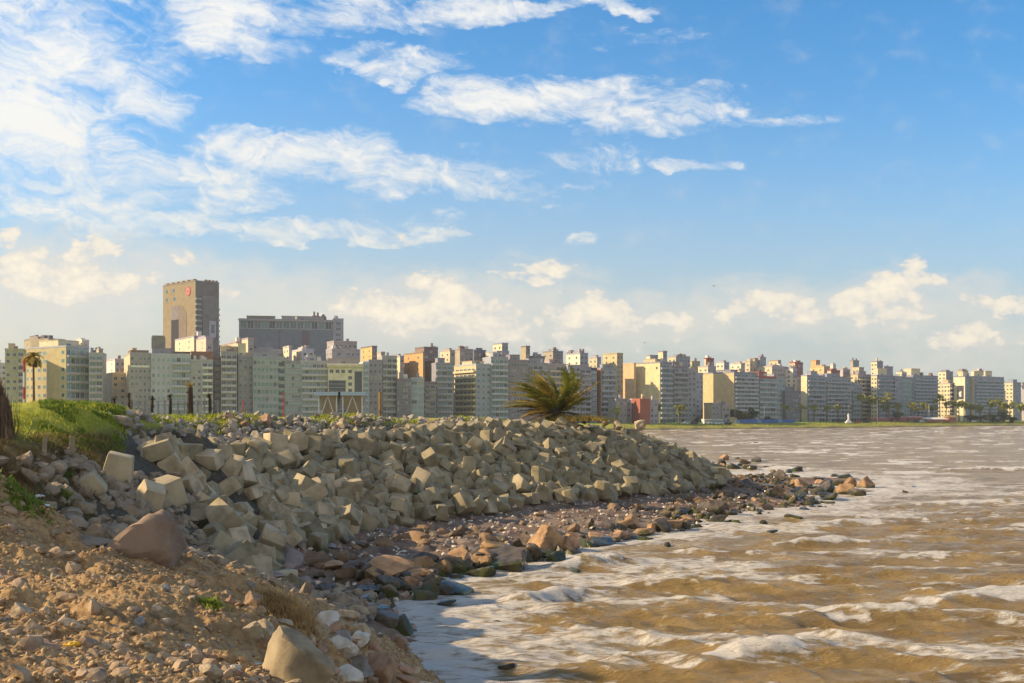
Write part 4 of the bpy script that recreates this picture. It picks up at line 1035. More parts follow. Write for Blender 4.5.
bld('tall block with a plain cream pier and blue shaded balconies', 974, 1004, 377, phi=36, wc=(.33,.39,.45), ec=(.72,.60,.40), style='B', bc=(.42,.48,.52), pxl=971, fl=13, cols=7, pent=((.02,.3,4.5,CREAM2),(.4,.62,5,CREAM2)))
bld('last tall cream block with window columns near the right edge', 1013, 1021, 383, phi=42, wc=(.30,.35,.41), ec=(.72,.62,.42), style='W', pxl=1002, endw=3, dd=10)
bld('pale distant block at the right edge of the skyline', 1022, 1034, 388, phi=42, wc=(.42,.44,.46), ec=CREAM2, style='W', pxl=1018, dd=90)
bld('pale distant block just outside the right edge', 1036, 1060, 390, phi=36, wc=(.42,.44,.46), style='B', dd=40)
# low houses at the foot of the towers
bld('small white house with square windows below the cream wall', 640, 642, 400, phi=40, wc=(.6,.55,.5), ec=(.62,.56,.50), style='N', pxl=627, dd=-25, endw=3, cat='house', name='house', W=10)
bld('red brick house front below the cream wall', 640, 650, 400, phi=20, wc=(.34,.12,.09), style='N', dd=-30, cat='house', name='house', W=10)
bld('pale grey house right of the red brick front', 650, 658, 401, phi=24, wc=(.42,.42,.44), style='W', dd=-30, cat='house', name='house', W=9, fl=4, cols=2)
bld('dark grey low block left of the small white house', 616, 627, 400, phi=24, wc=(.30,.31,.31), style='W', dd=-22, cat='house', name='house', W=9)
bld('low grey house with a lit gable before the tan wall', 712, 722, 404, phi=30, wc=(.36,.34,.33), ec=(.5,.42,.32), style='W', pxl=704, dd=-22, cat='house', name='house')
bld('pink grey low house left of the round green trees', 722, 730, 406, phi=30, wc=(.40,.34,.31), style='W', dd=-26, cat='house', name='house', W=9)
# --- the hotel tower and the long grey building
b = bld('tall hotel tower with an arched recess and a red round emblem', 195.5, 219, 281.5, phi=46, wc=(.24,.22,.17), ec=(.27,.215,.14), style='N', pxl=163, D=640, fl=24, cat='hotel tower', name='hotel_tower', pent=((.0,.3,.6,BROWN),))
L, Wd, Hh = b['_L'], b['_W'], b['_H']
# right face: vertical ribs, glass and a white framed window
for k in range(14): wallpanel(b, 'facade_rib', L*(.30+.048*k), L*(.30+.048*k)+.35, 5, Hh-8, wall((.40,.40,.34)), .7)
gp = wallpanel(b, 'glass_wall', L*.28, L*.97, 4, Hh-22, plain('green_tower_glass', (.09,.14,.13), .25, 0, .7), .12)
wallpanel(b, 'top_window_band', L*.32, L*.88, Hh-19, Hh-9.5, G_TEAL, .3)
fr = wallpanel(b, 'picture_frame', L*.55, L*.84, Hh-32, Hh-22.3, wall((.5,.5,.48)), .9); wallpanel(b, 'frame_pane', L*.63, L*.77, Hh-29.4, Hh-24.6, G_MID, .98, fr)
for k in range(22): wallpanel(b, 'side_balcony', L*.0, L*.24, 5+k*3.2, 6.1+k*3.2, wall((.36,.42,.36)), .9)
for k in range(20): wallpanel(b, 'edge_balcony', L*.92, L*1.0, 6+k*3.2, 7.0+k*3.2, wall((.4,.45,.38)), 1.1)
# left face: flat panels, shade of the arched recess and window stack painted in, emblem, small holes
def endpanel(name, y0, y1, z0, z1, m, proud=.12, parent=None): return link(name, boxes(name, [(-proud,y0,z0,-.002,y1,z1)]), m, parent or b)
pr = []
endpanel('recess_stack_shade', Wd*.50, Wd*.73, 2, Hh-21, plain('shaded_glass_stack', (.05,.05,.065), .85, 0, .1), .2)
endpanel('recess_head', Wd*.50, Wd*.73, Hh-20.9, Hh-12.5, wall((.24,.22,.19)), .22)
n = 14; yc0, yc1 = Wd*.26, Wd*.5; zt = Hh-12.5; zr = 9.0
pts = [(yc1, 2), (yc1, zt)] + [(yc1 - (yc1-yc0)*math.sin(a), zt - zr*(1-math.cos(a))) for a in np.linspace(.1, math.pi/2, n)] + [(yc0, 2)]
V = [(-.16, p[0], p[1]) for p in pts] + [(-.003, p[0], p[1]) for p in pts]; m_ = len(pts)
me = bpy.data.meshes.new('arched_recess_shade'); me.from_pydata(V, [], [list(range(m_))] + [[i, (i+1)%m_, m_+(i+1)%m_, m_+i] for i in range(m_)]); me.update(); flat(me)
link('arched_recess_shade', me, wall((.21,.17,.125)), b)
def disc(name, parent, y, z, r, m, x=-.25, t=.24, n=24):
    a = np.linspace(0, 2*math.pi, n, False)
    V = [(x, y+r*math.cos(q), z+r*math.sin(q)) for q in a] + [(x+t, y+r*math.cos(q), z+r*math.sin(q)) for q in a]
    me = bpy.data.meshes.new(name); me.from_pydata(V, [], [list(range(n))] + [[i, (i+1)%n, n+(i+1)%n, n+i] for i in range(n)]); me.update(); flat(me)
    return link(name, me, m, parent)
em = disc('emblem', b, Wd*.215, Hh-5, 2.9, plain('emblem_red', (.42,.05,.04), .5))
disc('emblem_ring', em, Wd*.215, Hh-5, 1.7, plain('emblem_cream', (.5,.28,.2), .5), -.3, .045)
disc('emblem_centre', em, Wd*.215, Hh-5, 1.2, plain('emblem_red_centre', (.42,.05,.04), .5), -.34, .035)
for y, z in ((.88,3),(.88,8),(.66,3),(.64,8)): endpanel('vent', Wd*(y-.03), Wd*(y+.03), Hh-z-1.3, Hh-z+.6, G_DARK, .05)
for k in range(6): link('roof_tooth', boxes('roof_tooth', [(-.3,Wd*(.05+.16*k),Hh+.81,2,Wd*(.14+.16*k),Hh+1.7)]), wall((.35,.28,.19)), b)
for k in range(4): link('roof_tooth', boxes('roof_tooth', [(L*(.4+.15*k),-.3,Hh+.81,L*(.49+.15*k),1.5,Hh+1.7)]), wall((.27,.24,.19)), b)  # darker copy of the tooth colour, shade of this face put in
link('gold_mast', mesh_np('gold_mast', *tube([(-1,-1,0),(-1,-1,Hh-36)], [.5,.4], 6)), plain('gold_paint', (.6,.42,.12), .4), b)

b = bld('long grey windowless hospital building with a strip of top windows', 239, 333, 319.5, phi=12, wc=(.22,.30,.31), style='N', D=700, cat='hospital building', name='hospital_building', pent=((.08,.38,2.6,(.3,.26,.2)),(.45,.9,3.0,(.45,.4,.33))))
L, Hh = b['_L'], b['_H']
for k in range(13):
    x0 = L*(.01+.0755*k); inst('window', win_mesh(random.choice((G_MID, G_DARK, G_TEAL))), b, (x0+L*.036, -.004, Hh-5.6), (L*.068,1,5.0))
wallpanel(b, 'brown_stripe', L*.665, L*.745, 3, Hh-6.3, wall((.24,.19,.18)), .15)
wallpanel(b, 'dark_joint', L*.425, L*.432, 3, Hh-6.3, wall(DARK), .15)
for k in range(20): wallpanel(b, 'cladding_joint', L*.005, L*.66, 6+k*2.1, 6.12+k*2.1, wall((.22,.23,.24)), .05) if 6+k*2.1 < Hh-7 else None
link('roof_edge', boxes('roof_edge', [(-.6,-.8,Hh-.5,L+.4,-.01,Hh+.3)]), wall((.5,.46,.4)), b)
for fx, h in ((.80,6.5),(.84,6),(.90,5)):
    V, Fc = tube([(L*fx,6,Hh),(L*fx,6,Hh+h*.6),(L*fx,6,Hh+h*.62),(L*fx,6,Hh+h)], [1.5,1.5,.7,.6] if fx < .88 else [2,2,1.9,.4], 12); link('chimney', mesh_np('chimney', V, Fc), wall((.25,.22,.2)), b)
bld('pale grey stair tower at the right end of the hospital building', 333, 343.5, 319.5, phi=12, wc=(.42,.44,.47), style='W', D=712, cols=1, fl=18, gl=G_MID, cat='tower', name='stair_tower', pent=((.1,.5,1.0,GREY),))
# --- background roofs, behind the front row: (label, pxl, pxc, pxr, ytop, extra distance, front colour with shade in it, end colour with sun)
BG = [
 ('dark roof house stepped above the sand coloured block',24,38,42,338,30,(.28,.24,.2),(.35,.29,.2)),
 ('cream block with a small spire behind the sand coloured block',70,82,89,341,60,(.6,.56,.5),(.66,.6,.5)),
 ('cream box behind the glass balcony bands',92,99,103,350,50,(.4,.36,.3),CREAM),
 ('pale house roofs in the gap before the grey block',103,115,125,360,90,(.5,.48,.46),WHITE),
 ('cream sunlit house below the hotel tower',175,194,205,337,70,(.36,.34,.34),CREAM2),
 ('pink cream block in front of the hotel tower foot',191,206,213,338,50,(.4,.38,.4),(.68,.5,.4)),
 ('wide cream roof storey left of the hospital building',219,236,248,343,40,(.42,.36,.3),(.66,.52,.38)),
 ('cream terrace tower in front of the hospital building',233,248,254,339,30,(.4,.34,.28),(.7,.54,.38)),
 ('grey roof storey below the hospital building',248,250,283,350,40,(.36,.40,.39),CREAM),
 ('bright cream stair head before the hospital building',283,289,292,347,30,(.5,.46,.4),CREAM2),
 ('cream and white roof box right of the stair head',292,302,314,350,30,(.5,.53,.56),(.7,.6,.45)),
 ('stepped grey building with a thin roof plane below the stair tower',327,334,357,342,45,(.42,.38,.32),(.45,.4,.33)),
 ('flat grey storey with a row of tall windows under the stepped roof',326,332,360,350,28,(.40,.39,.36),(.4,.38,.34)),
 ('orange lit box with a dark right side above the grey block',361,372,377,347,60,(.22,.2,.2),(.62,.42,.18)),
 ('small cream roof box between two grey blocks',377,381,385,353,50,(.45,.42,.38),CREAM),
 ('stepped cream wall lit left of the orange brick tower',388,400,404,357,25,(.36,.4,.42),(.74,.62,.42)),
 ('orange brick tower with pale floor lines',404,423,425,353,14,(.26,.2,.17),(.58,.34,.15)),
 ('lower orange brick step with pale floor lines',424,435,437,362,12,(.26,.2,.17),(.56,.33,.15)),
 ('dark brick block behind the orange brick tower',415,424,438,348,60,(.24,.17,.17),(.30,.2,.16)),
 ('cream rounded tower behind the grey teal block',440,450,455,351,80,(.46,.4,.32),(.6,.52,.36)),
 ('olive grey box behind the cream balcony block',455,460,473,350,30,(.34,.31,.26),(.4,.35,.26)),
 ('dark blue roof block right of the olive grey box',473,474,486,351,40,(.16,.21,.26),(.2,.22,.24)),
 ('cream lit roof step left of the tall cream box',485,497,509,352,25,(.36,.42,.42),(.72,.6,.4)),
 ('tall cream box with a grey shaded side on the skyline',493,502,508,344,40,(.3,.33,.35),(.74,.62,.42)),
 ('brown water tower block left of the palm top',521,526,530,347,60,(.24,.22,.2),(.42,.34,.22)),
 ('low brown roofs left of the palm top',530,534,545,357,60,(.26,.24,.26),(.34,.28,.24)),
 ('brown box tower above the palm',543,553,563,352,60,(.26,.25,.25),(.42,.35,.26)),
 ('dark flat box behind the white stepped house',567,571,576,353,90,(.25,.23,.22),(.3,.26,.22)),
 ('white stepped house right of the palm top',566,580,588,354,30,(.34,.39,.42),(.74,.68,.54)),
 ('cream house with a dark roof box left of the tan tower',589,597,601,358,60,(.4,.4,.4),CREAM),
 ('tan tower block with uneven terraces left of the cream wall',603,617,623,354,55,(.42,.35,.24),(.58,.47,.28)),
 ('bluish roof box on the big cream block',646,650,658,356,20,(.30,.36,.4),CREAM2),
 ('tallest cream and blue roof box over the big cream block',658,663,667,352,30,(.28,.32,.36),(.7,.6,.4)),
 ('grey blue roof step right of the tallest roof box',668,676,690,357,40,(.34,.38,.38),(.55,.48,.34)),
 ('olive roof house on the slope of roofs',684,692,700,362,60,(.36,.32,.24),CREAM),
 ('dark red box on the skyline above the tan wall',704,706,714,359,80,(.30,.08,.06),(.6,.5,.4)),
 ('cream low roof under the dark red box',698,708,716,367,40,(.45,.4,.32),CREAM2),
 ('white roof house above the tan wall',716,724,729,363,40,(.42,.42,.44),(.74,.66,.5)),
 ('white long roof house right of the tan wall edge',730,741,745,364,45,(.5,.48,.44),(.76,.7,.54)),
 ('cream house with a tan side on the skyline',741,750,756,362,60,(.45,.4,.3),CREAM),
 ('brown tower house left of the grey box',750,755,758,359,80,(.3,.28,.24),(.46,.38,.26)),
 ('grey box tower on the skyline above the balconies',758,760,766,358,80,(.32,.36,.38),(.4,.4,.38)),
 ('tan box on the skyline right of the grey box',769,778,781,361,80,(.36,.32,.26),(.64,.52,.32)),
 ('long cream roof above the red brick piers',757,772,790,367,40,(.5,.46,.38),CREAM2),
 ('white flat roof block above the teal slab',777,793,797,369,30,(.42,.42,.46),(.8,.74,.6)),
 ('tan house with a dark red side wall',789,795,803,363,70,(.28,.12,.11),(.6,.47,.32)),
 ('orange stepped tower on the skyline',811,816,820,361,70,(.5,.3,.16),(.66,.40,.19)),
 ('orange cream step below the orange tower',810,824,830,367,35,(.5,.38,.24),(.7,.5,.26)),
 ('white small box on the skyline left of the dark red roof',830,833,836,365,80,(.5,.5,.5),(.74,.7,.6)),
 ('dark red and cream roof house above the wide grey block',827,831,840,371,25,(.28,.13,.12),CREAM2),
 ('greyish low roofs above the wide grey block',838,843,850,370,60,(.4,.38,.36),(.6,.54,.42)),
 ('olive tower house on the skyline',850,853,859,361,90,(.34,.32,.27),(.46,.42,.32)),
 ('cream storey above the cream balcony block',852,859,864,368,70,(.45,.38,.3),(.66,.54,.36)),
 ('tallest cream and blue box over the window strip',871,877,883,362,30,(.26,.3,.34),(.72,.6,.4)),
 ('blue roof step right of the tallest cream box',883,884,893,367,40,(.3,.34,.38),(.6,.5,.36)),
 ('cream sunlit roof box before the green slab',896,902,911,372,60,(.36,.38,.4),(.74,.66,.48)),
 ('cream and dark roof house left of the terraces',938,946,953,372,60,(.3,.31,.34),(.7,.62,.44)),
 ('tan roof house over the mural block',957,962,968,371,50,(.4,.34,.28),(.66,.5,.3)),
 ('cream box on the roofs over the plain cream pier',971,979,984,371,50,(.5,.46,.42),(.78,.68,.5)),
 ('pale distant block at the end of the bay, behind the last cream block',1016,1022,1030,384,220,(.5,.5,.5),(.66,.62,.52)),
]
for (lab, pl, pc, pr, yt, dd, fc, ecc) in BG:
    b = bld(lab, pc, pr, yt, pxl=pl, dd=dd, wc=fc, ec=ecc, style='W' if pr-pc > 3 else 'N', endw=2 if pc-pl > 5 else 0, cat='building', name='city_building', pent=((.2,.7,1.6,scl(fc, 1.1)),) if random.random() < .5 else ((.0,.01,.2,fc),), fl=None)
# plain blocks deeper in the city close the gaps between the roofs
k = 0
for px in range(-8, 1030, 13):
    yt = float(np.interp(px, [0,60,110,160,240,300,400,500,620,700,800,900,1000,1030], [362,356,372,362,362,364,364,362,368,371,376,380,386,392])) + random.uniform(-2.5, 4)
    c = random.choice([(.42,.38,.31),(.5,.46,.38),(.36,.36,.35),(.44,.40,.36),(.34,.28,.24),(.5,.5,.48)])
    nm = {(.42,.38,.31):'olive',(.5,.46,.38):'cream',(.36,.36,.35):'grey',(.44,.40,.36):'beige',(.34,.28,.24):'brown',(.5,.5,.48):'white'}[c]
    bld('%s block deep in the city, seen only between nearer roofs' % nm, px+5, px+14, yt, pxl=px, dd=130+random.uniform(-20,60), wc=c, ec=scl(c,1.25), style='W' , fl=None, cols=2, cat='building', name='city_building', group='blocks deep in the city', pent=((.1,.5,2,c),))  # end walls: front colour brightened, sunlight put into it
for o in list(COL.objects):
    for q in ('_L','_W','_H','_nf','_fh'):
        if q in o: del o[q]
print('windows', NWIN[0], 'objects', len(COL.objects))
# ------------------------------------------------------------------ plants
def leafmat(name, c1, c2, scale=.8, trans=.3):
    m, nt, b = newmat(name)
    col = ramp(nt, nz(nt, scale, 4, .6), [(.35, c1), (.65, c2)])
    nt.links.new(col, b.inputs['Base Color']); b.inputs['Roughness'].default_value = .6; b.inputs['Specular IOR Level'].default_value = .3
    tr = nt.nodes.new('ShaderNodeBsdfTranslucent'); nt.links.new(col, tr.inputs[0])
    mx = nt.nodes.new('ShaderNodeMixShader'); mx.inputs[0].default_value = trans
    nt.links.new(b.outputs[0], mx.inputs[1]); nt.links.new(tr.outputs[0], mx.inputs[2])
    nt.links.new(mx.outputs[0], nt.nodes['Material Output'].inputs[0]); return m
L_GRASS = leafmat('lush_grass', (.26,.32,.02), (.55,.52,.05), 1.3, .45)
L_WEED = leafmat('green_weed', (.10,.17,.02), (.26,.33,.04), 2.0, .4)
L_DRY = leafmat('dry_grass', (.13,.085,.035), (.33,.24,.11), .9, .3)
L_DRYG = leafmat('half_dry_grass', (.09,.085,.02), (.22,.19,.055), .7, .3)
L_PALM = leafmat('palm_leaf', (.15,.18,.02), (.42,.38,.06), .8, .25)
L_PALMY = leafmat('yellowed_palm_leaf', (.38,.28,.06), (.6,.44,.12), .8, .3)
L_DEAD = leafmat('dead_palm_leaf', (.13,.08,.04), (.28,.17,.08), .8, .15)
L_TREE = leafmat('tree_leaf', (.06,.075,.018), (.15,.16,.035), .5, .2)
L_STRAW = leafmat('straw', (.4,.25,.1), (.62,.43,.2), 3, .3)
BARK = rough_mat('bark', (.16,.11,.075), (.08,.055,.04), 6)
DBARK = rough_mat('dark_fibrous_bark', (.07,.05,.035), (.03,.022,.018), 6)
def blades(name, pts, z, hmin, hmax, w, m, label, lean=(-.25, 0), cat='grass', spread=.45, three=True):
    n = len(pts); r = np.random.default_rng(len(pts))
    h = r.uniform(hmin, hmax, n); a = r.uniform(0, 6.28, n)
    base = np.c_[pts, z]; d = np.c_[np.cos(a), np.sin(a), np.zeros(n)]*(w*r.uniform(.6,1.4,n))[:,None]
    le = np.c_[r.normal(lean[0], spread, n), r.normal(lean[1], spread, n), np.ones(n)]; le /= np.linalg.norm(le, axis=1)[:,None]
    le2 = le + np.c_[np.full(n, lean[0]), np.full(n, lean[1]), np.full(n, -.35)] + r.normal(0,.15,(n,3))
    p1 = base + le*(h*.55)[:,None]; p2 = p1 + le2*(h*.5)[:,None]
    V = np.stack([base-d, base+d, p1+d*.7, p1-d*.7, p2], 1).reshape(-1, 3)
    i = np.arange(n)*5
    Fc = np.concatenate([np.stack([i, i+1, i+2], 1), np.stack([i, i+2, i+3], 1), np.stack([i+3, i+2, i+4], 1)])
    o = link(name, mesh_np(name, V, Fc), m)
    return tag(o, label, cat, None, 'stuff')
def zs(p): return surf(p[:,0], p[:,1]) - .02
def pxy(x, y):
    z = height(x, y); return 512 + F*x/y, HY - (z-EYE)*F/y
def fhill(x, y):
    px, py = pxy(x, y); c = fbm(x*.5, y*.5, 3, 91)
    return (near_w(x, y) < .2)*(px < 128)*(px > -60)*(y > 30)*(y < 135)*(height(x, y) > 6.0)*(c > -.34)
p = scatter(560000, fhill, (-64, -10), (30, 135)); blades('meadow_grass', p, zs(p), .08, .26, .018, L_GRASS, 'bright yellow green grass on the green bank at the left')
def fclump(x, y):
    px, py = pxy(x, y); c = fbm(x*.9, y*.9, 2, 95)
    return (near_w(x, y) < .2)*(px < 125)*(px > 40)*(y > 31)*(y < 52)*(height(x, y) > 5.7)*(c > .02)
p = scatter(150000, fclump, (-22, -12), (31, 52)); blades('weed_clumps', p, zs(p)-.04, .1, .3, .024, L_WEED, 'darker green leafy weeds hanging over the edge of the green bank', spread=.7)
def fcr(x, y):
    t, sg, d = crest_t(x, y); c = fbm(x*.33, y*.33, 3, 97) + fbm(x*1.2, y*1.2, 2, 98)*.4
    px, py = pxy(x, y)
    return (d < 14)*(t > .93)*(t < 2.6)*(c > .0)*(y > 48)*(px > 100)*(px < 600)
p = scatter(260000, fcr, (-40, 12), (46, 112)); blades('crest_grass', p, zs(p)+.06, .08, .32, .022, L_GRASS, 'yellow green grass tufts along the crest of the mound', spread=.6)
p = scatter(50000, fcr, (-40, 12), (46, 112)); blades('crest_weeds', p, zs(p)+.06, .12, .38, .03, L_WEED, 'dark green weeds between the rubble on the crest of the mound', spread=.7)
def fdry(x, y):
    px, py = pxy(x, y); c = fbm(x*.7, y*.7, 3, 99)
    return (near_w(x, y) < .35)*(px < 118)*(px > -160)*(y > 18)*(y < 42)*(height(x, y) > 4.75)*(height(x, y) < 6.35)*(c > -.28)
p = scatter(190000, fdry, (-24, -7), (18, 42)); blades('dry_slope_grass', p, zs(p), .06, .3, .008, L_DRY, 'brown withered grass on the slope below the green bank', lean=(.3,-.3))
p = scatter(90000, fdry, (-24, -7), (18, 42)); blades('dull_slope_grass', p, zs(p), .05, .22, .009, L_DRYG, 'dull olive grass mixed into the withered slope', lean=(.3,-.3))
def ffar(x, y): return (coast_sd(x, y) > 4)*(coast_sd(x, y) < 30)*(x > .1*y)*1.0
p = scatter(60000, ffar, (40, 480), (480, 900)); blades('shore_grass', p, zs(p), .3, 1.0, .12, L_DRYG, 'rough olive grass on the bank across the water')

def leaf_clump(n, rx, ry, rz, seed, leaf=.3, lobes=7):
    r = np.random.default_rng(seed)
    c = r.normal(size=(lobes, 3))*np.array([rx, ry, rz])*.42; rr = r.uniform(.35, .62, lobes)
    k = r.integers(0, lobes, n); u = r.normal(size=(n, 3)); u /= np.linalg.norm(u, axis=1)[:,None]
    p = c[k] + u*(rr[k]*r.uniform(.55, 1.05, n)**.6)[:,None]*np.array([rx, ry, rz])
    a = r.normal(size=(n,3)); a /= np.linalg.norm(a, axis=1)[:,None]; b = np.cross(a, r.normal(size=(n,3))); b /= np.linalg.norm(b, axis=1)[:,None]
    s = (leaf*r.uniform(.5, 1.3, n))[:,None]
    V = np.stack([p-a*s, p+b*s*.5, p+a*s, p-b*s*.5], 1).reshape(-1,3); i = np.arange(n)*4
    return V, np.stack([i,i+1,i+2,i+3],1)
def frond(L, droop, wind, elev, az, nleaf, leaflen, thick=.03, bend=0):
    """curved stalk with leaflets on both sides: triangles"""
    d = Vector((math.cos(az)*math.cos(elev), math.sin(az)*math.cos(elev), math.sin(elev))); p = Vector((0,0,0)); P = [p.copy()]; D = [d.copy()]
    n = 10; st = L/n
    for i in range(n):
        d = (d + Vector((wind[0], wind[1], -droop))*(st/L)*(1+i*.12)).normalized(); p = p + d*st; P.append(p.copy()); D.append(d.copy())
    V, Fc = [], []
    def tri(a, b, c): k = len(V); V.extend([tuple(a), tuple(b), tuple(c)]); Fc.append((k, k+1, k+2))
    for i in range(n):
        s = D[i].cross(Vector((0,0,1))); s = s.normalized() if s.length > .05 else Vector((0,1,0)); w = thick*(1 - i/n*.8)
        up = s.cross(D[i])*w
        tri(P[i]-s*w, P[i]+s*w, P[i+1]); tri(P[i]-up, P[i]+up, P[i+1])
    for k in range(nleaf):
        t = .12 + .88*(k+.5)/nleaf; q = t*n; i = min(int(q), n-1); f = q-i
        pos = P[i].lerp(P[i+1], f); dd = D[i].lerp(D[i+1], f).normalized()
        s = dd.cross(Vector((0,0,1))); s = s.normalized() if s.length > .05 else Vector((0,1,0))
        ll = leaflen*(math.sin(math.pi*(.18+.8*t))**.7)*random.uniform(.7,1.15)
        for sg in (-1, 1):
            e = (s*sg*.75 + dd*.75 + Vector((wind[0], wind[1], -.25))*.5 + Vector((random.gauss(0,.12), random.gauss(0,.12), random.gauss(0,.12)))).normalized()
            w = dd*(.04 + ll*.06)
            tri(pos-w, pos+w, pos+e*ll)
    return np.array(V), np.array(Fc)
# --- the wind blown palm on the crest
pb = atd(549, 417, 94)
palm = thing('palm_bush', 'large low palm on the crest with fronds blown to the left', 'palm', (pb[0]+.4, pb[1], pb[2]-.1)); palm.scale = (1.38, 1.3, 1.2)
V, Fc = tube([(0,0,-.4),(0,0,.3),(.05,0,.8)], [.55,.5,.3], 10); link('trunk', mesh_np('trunk', V, Fc), DBARK, palm)
for i in range(88):
    az = random.uniform(0, 6.28); r_ = random.random()
    right = math.cos(az) > .35
    if i < 52: az = random.uniform(-1.2, 6.28-1.2); el = random.uniform(.5, 1.5); L = random.uniform(3.0, 4.1); m = L_PALM if random.random() < .6 else L_PALMY; wn = (-.85, -.1); dr = .5
    elif i < 70: el = random.uniform(.0, .6); L = random.uniform(1.7, 2.6); m = L_DEAD if r_ < .5 else L_PALMY; wn = (-1.3, 0); dr = .6
    else: az = random.uniform(-.6, .6); el = random.uniform(.15, 1.0); L = random.uniform(2.4, 3.6); m = L_DEAD; wn = (-.1, 0); dr = -.2
    V, Fc = frond(L, dr, wn, el, az, 44 if i < 70 else 14, .72 if i < 70 else .28, .035)
    o = link('frond', mesh_np('frond', V, Fc), m, palm, (random.gauss(0,.12), random.gauss(0,.12), .35))
tuftp = np.array([(pb[0] + 2.6 + random.gauss(0,1.0), pb[1] - 1 + random.gauss(0,.6)) for _ in range(2600)])
blades('yellow_tufts', tuftp, np.full(2600, pb[2]-.35), .25, .75, .03, L_PALMY, 'yellowish grass tufts at the right foot of the wind blown palm', spread=.6)

# --- palms
def palm_tree(px, ytop, D, crown_px, label, ybase=None, m=None, nf=22, wind=(-.5,0), name='palm_tree', group=None, tr=.18, nl=12, droop=1.1, trunkm=None, dead=True):
    x = (px-512)/F*D; zt = EYE + (HY-ytop)*D/F
    zb = float(surf(np.array([x]), np.array([D]))[0]) if ybase is None else EYE + (HY-ybase)*D/F
    R_ = crown_px/F*D
    t = thing(name, label, 'palm tree', (x, D, zb-.1), 0, group); Ht = zt - zb + .1 - R_*.5
    b = random.gauss(0, .02)
    V, Fc = tube([(0,0,0),(b*Ht*.3,0,Ht*.5),(b*Ht,0,Ht)], [tr*1.3, tr, tr*.8], 8); link('trunk', mesh_np('trunk', V, Fc, True), trunkm or BARK, t)
    parts = []
    if D > 400:
        V, Fc = leaf_clump(150, R_*1.1, R_*1.1, R_*.75, int(px), leaf=R_*.28, lobes=6)
        link('crown', mesh_np('crown', V + np.array([b*Ht, 0, Ht+.1]), Fc), m or L_PALM, t); return t
    for i in range(nf):
        V, Fc = frond(R_*random.uniform(.9,1.25), droop, wind, random.uniform(-.2, 1.35), random.uniform(0,6.28), nl, R_*.34, .04)
        parts.append((V + np.array([b*Ht, 0, Ht]), Fc))
    link('crown', merge('crown', parts), m or L_PALM, t)
    if dead:
        parts = []
        for i in range(8):
            V, Fc = frond(R_*.8, 2.6, wind, random.uniform(-.9, -.2), random.uniform(0,6.28), nl, R_*.28, .04); parts.append((V + np.array([b*Ht, 0, Ht-.1]), Fc))
        link('dead_skirt', merge('dead_skirt', parts), L_DEAD, t)
    return t
palm_tree(34, 351, 112, 12.5, 'tall thin ragged palm in front of the sand coloured block', m=L_PALMY, nf=34, nl=22, wind=(-.2,0), tr=.12, droop=1.6)
palm_tree(190, 384, 84, 7, 'small palm blown over with a yellow green plume', m=L_PALMY, nf=16, nl=16, wind=(-1.6,0), tr=.24, droop=.4, trunkm=DBARK)
for px, yt, lab in [(114,397,'stripped black palm stump nearest the green bank'),(129.5,394,'tallest stripped black palm stump before the grey block'),(152,397,'stripped black palm stump behind the little railing'),(170,394,'stripped black palm stump left of the blown yellow plume'),(210,394.5,'stripped black palm stump right of the blown yellow plume')]:
    palm_tree(px, yt, 84, 3.6, lab, m=leafmat('black_palm_leaf', (.03,.022,.018), (.07,.05,.035)) if px == 114 else bpy.data.materials['black_palm_leaf'], nf=14, nl=8, wind=(0,0), tr=.11, droop=.7, trunkm=DBARK, dead=False, name='palm_stump')  # near-black leaf colour on every stump
FP = 'palms along the promenade across the water'
far = [(617,409,4.5,'beside the dark grey low block'),(638,407,4.5,'in front of the small white house'),(657.5,404,5,'right of the red brick house'),(679,406,5,'before the grey brown block'),(785.5,405,4,'right of the red brick piers'),(801,405.5,4,'below the cream lit end wall'),(814,405,4,'first of three before the blue shaded balconies'),(827,406,4,'second of three before the wide blue block'),(838,404.5,4,'third of three before the wide blue block'),
 (862,395,5,'tall, before the cream balcony block'),(869,398,5,'tall, left of the cream window strip'),(879,397,5,'tall, left of the pale street lamp'),(886.5,397,5,'tall, right of the pale street lamp'),(889,405,4.5,'shorter, below the pair of tall ones'),(898,404,4.5,'before the blue grey slab'),(911,403,4.5,'before the green slab'),(918,408,4,'short, left of the red pavilions'),(926,404,4.5,'behind the red pavilions'),(932,406,4.5,'left of the white roofed pavilion'),
 (940,397,5,'tallest above the white roofed pavilion'),(946,401,4.5,'right of the tallest above the pavilion'),(953,401,4.5,'left of the mural wall'),(959,402,5,'below the mural'),(964,403,4.5,'right below the mural'),(971,404,5,'below the plain cream pier'),(980,406,5,'before the plain cream pier block'),(990,402,4.5,'before the right of the plain pier block'),(999,400,5,'left of the last tall cream block'),(1004,404,6,'broad, below the last tall cream block'),(1010,402,5,'right of the broad one'),(1021,402,6,'at the right edge')]
for px, yt, cr, lab in far:
    D = float(np.interp(px, [600,1024], [575,840])); palm_tree(px, yt, D, cr, 'promenade palm ' + lab, group=FP, nf=16, nl=5, tr=.35, name='palm_tree', m=L_PALM)

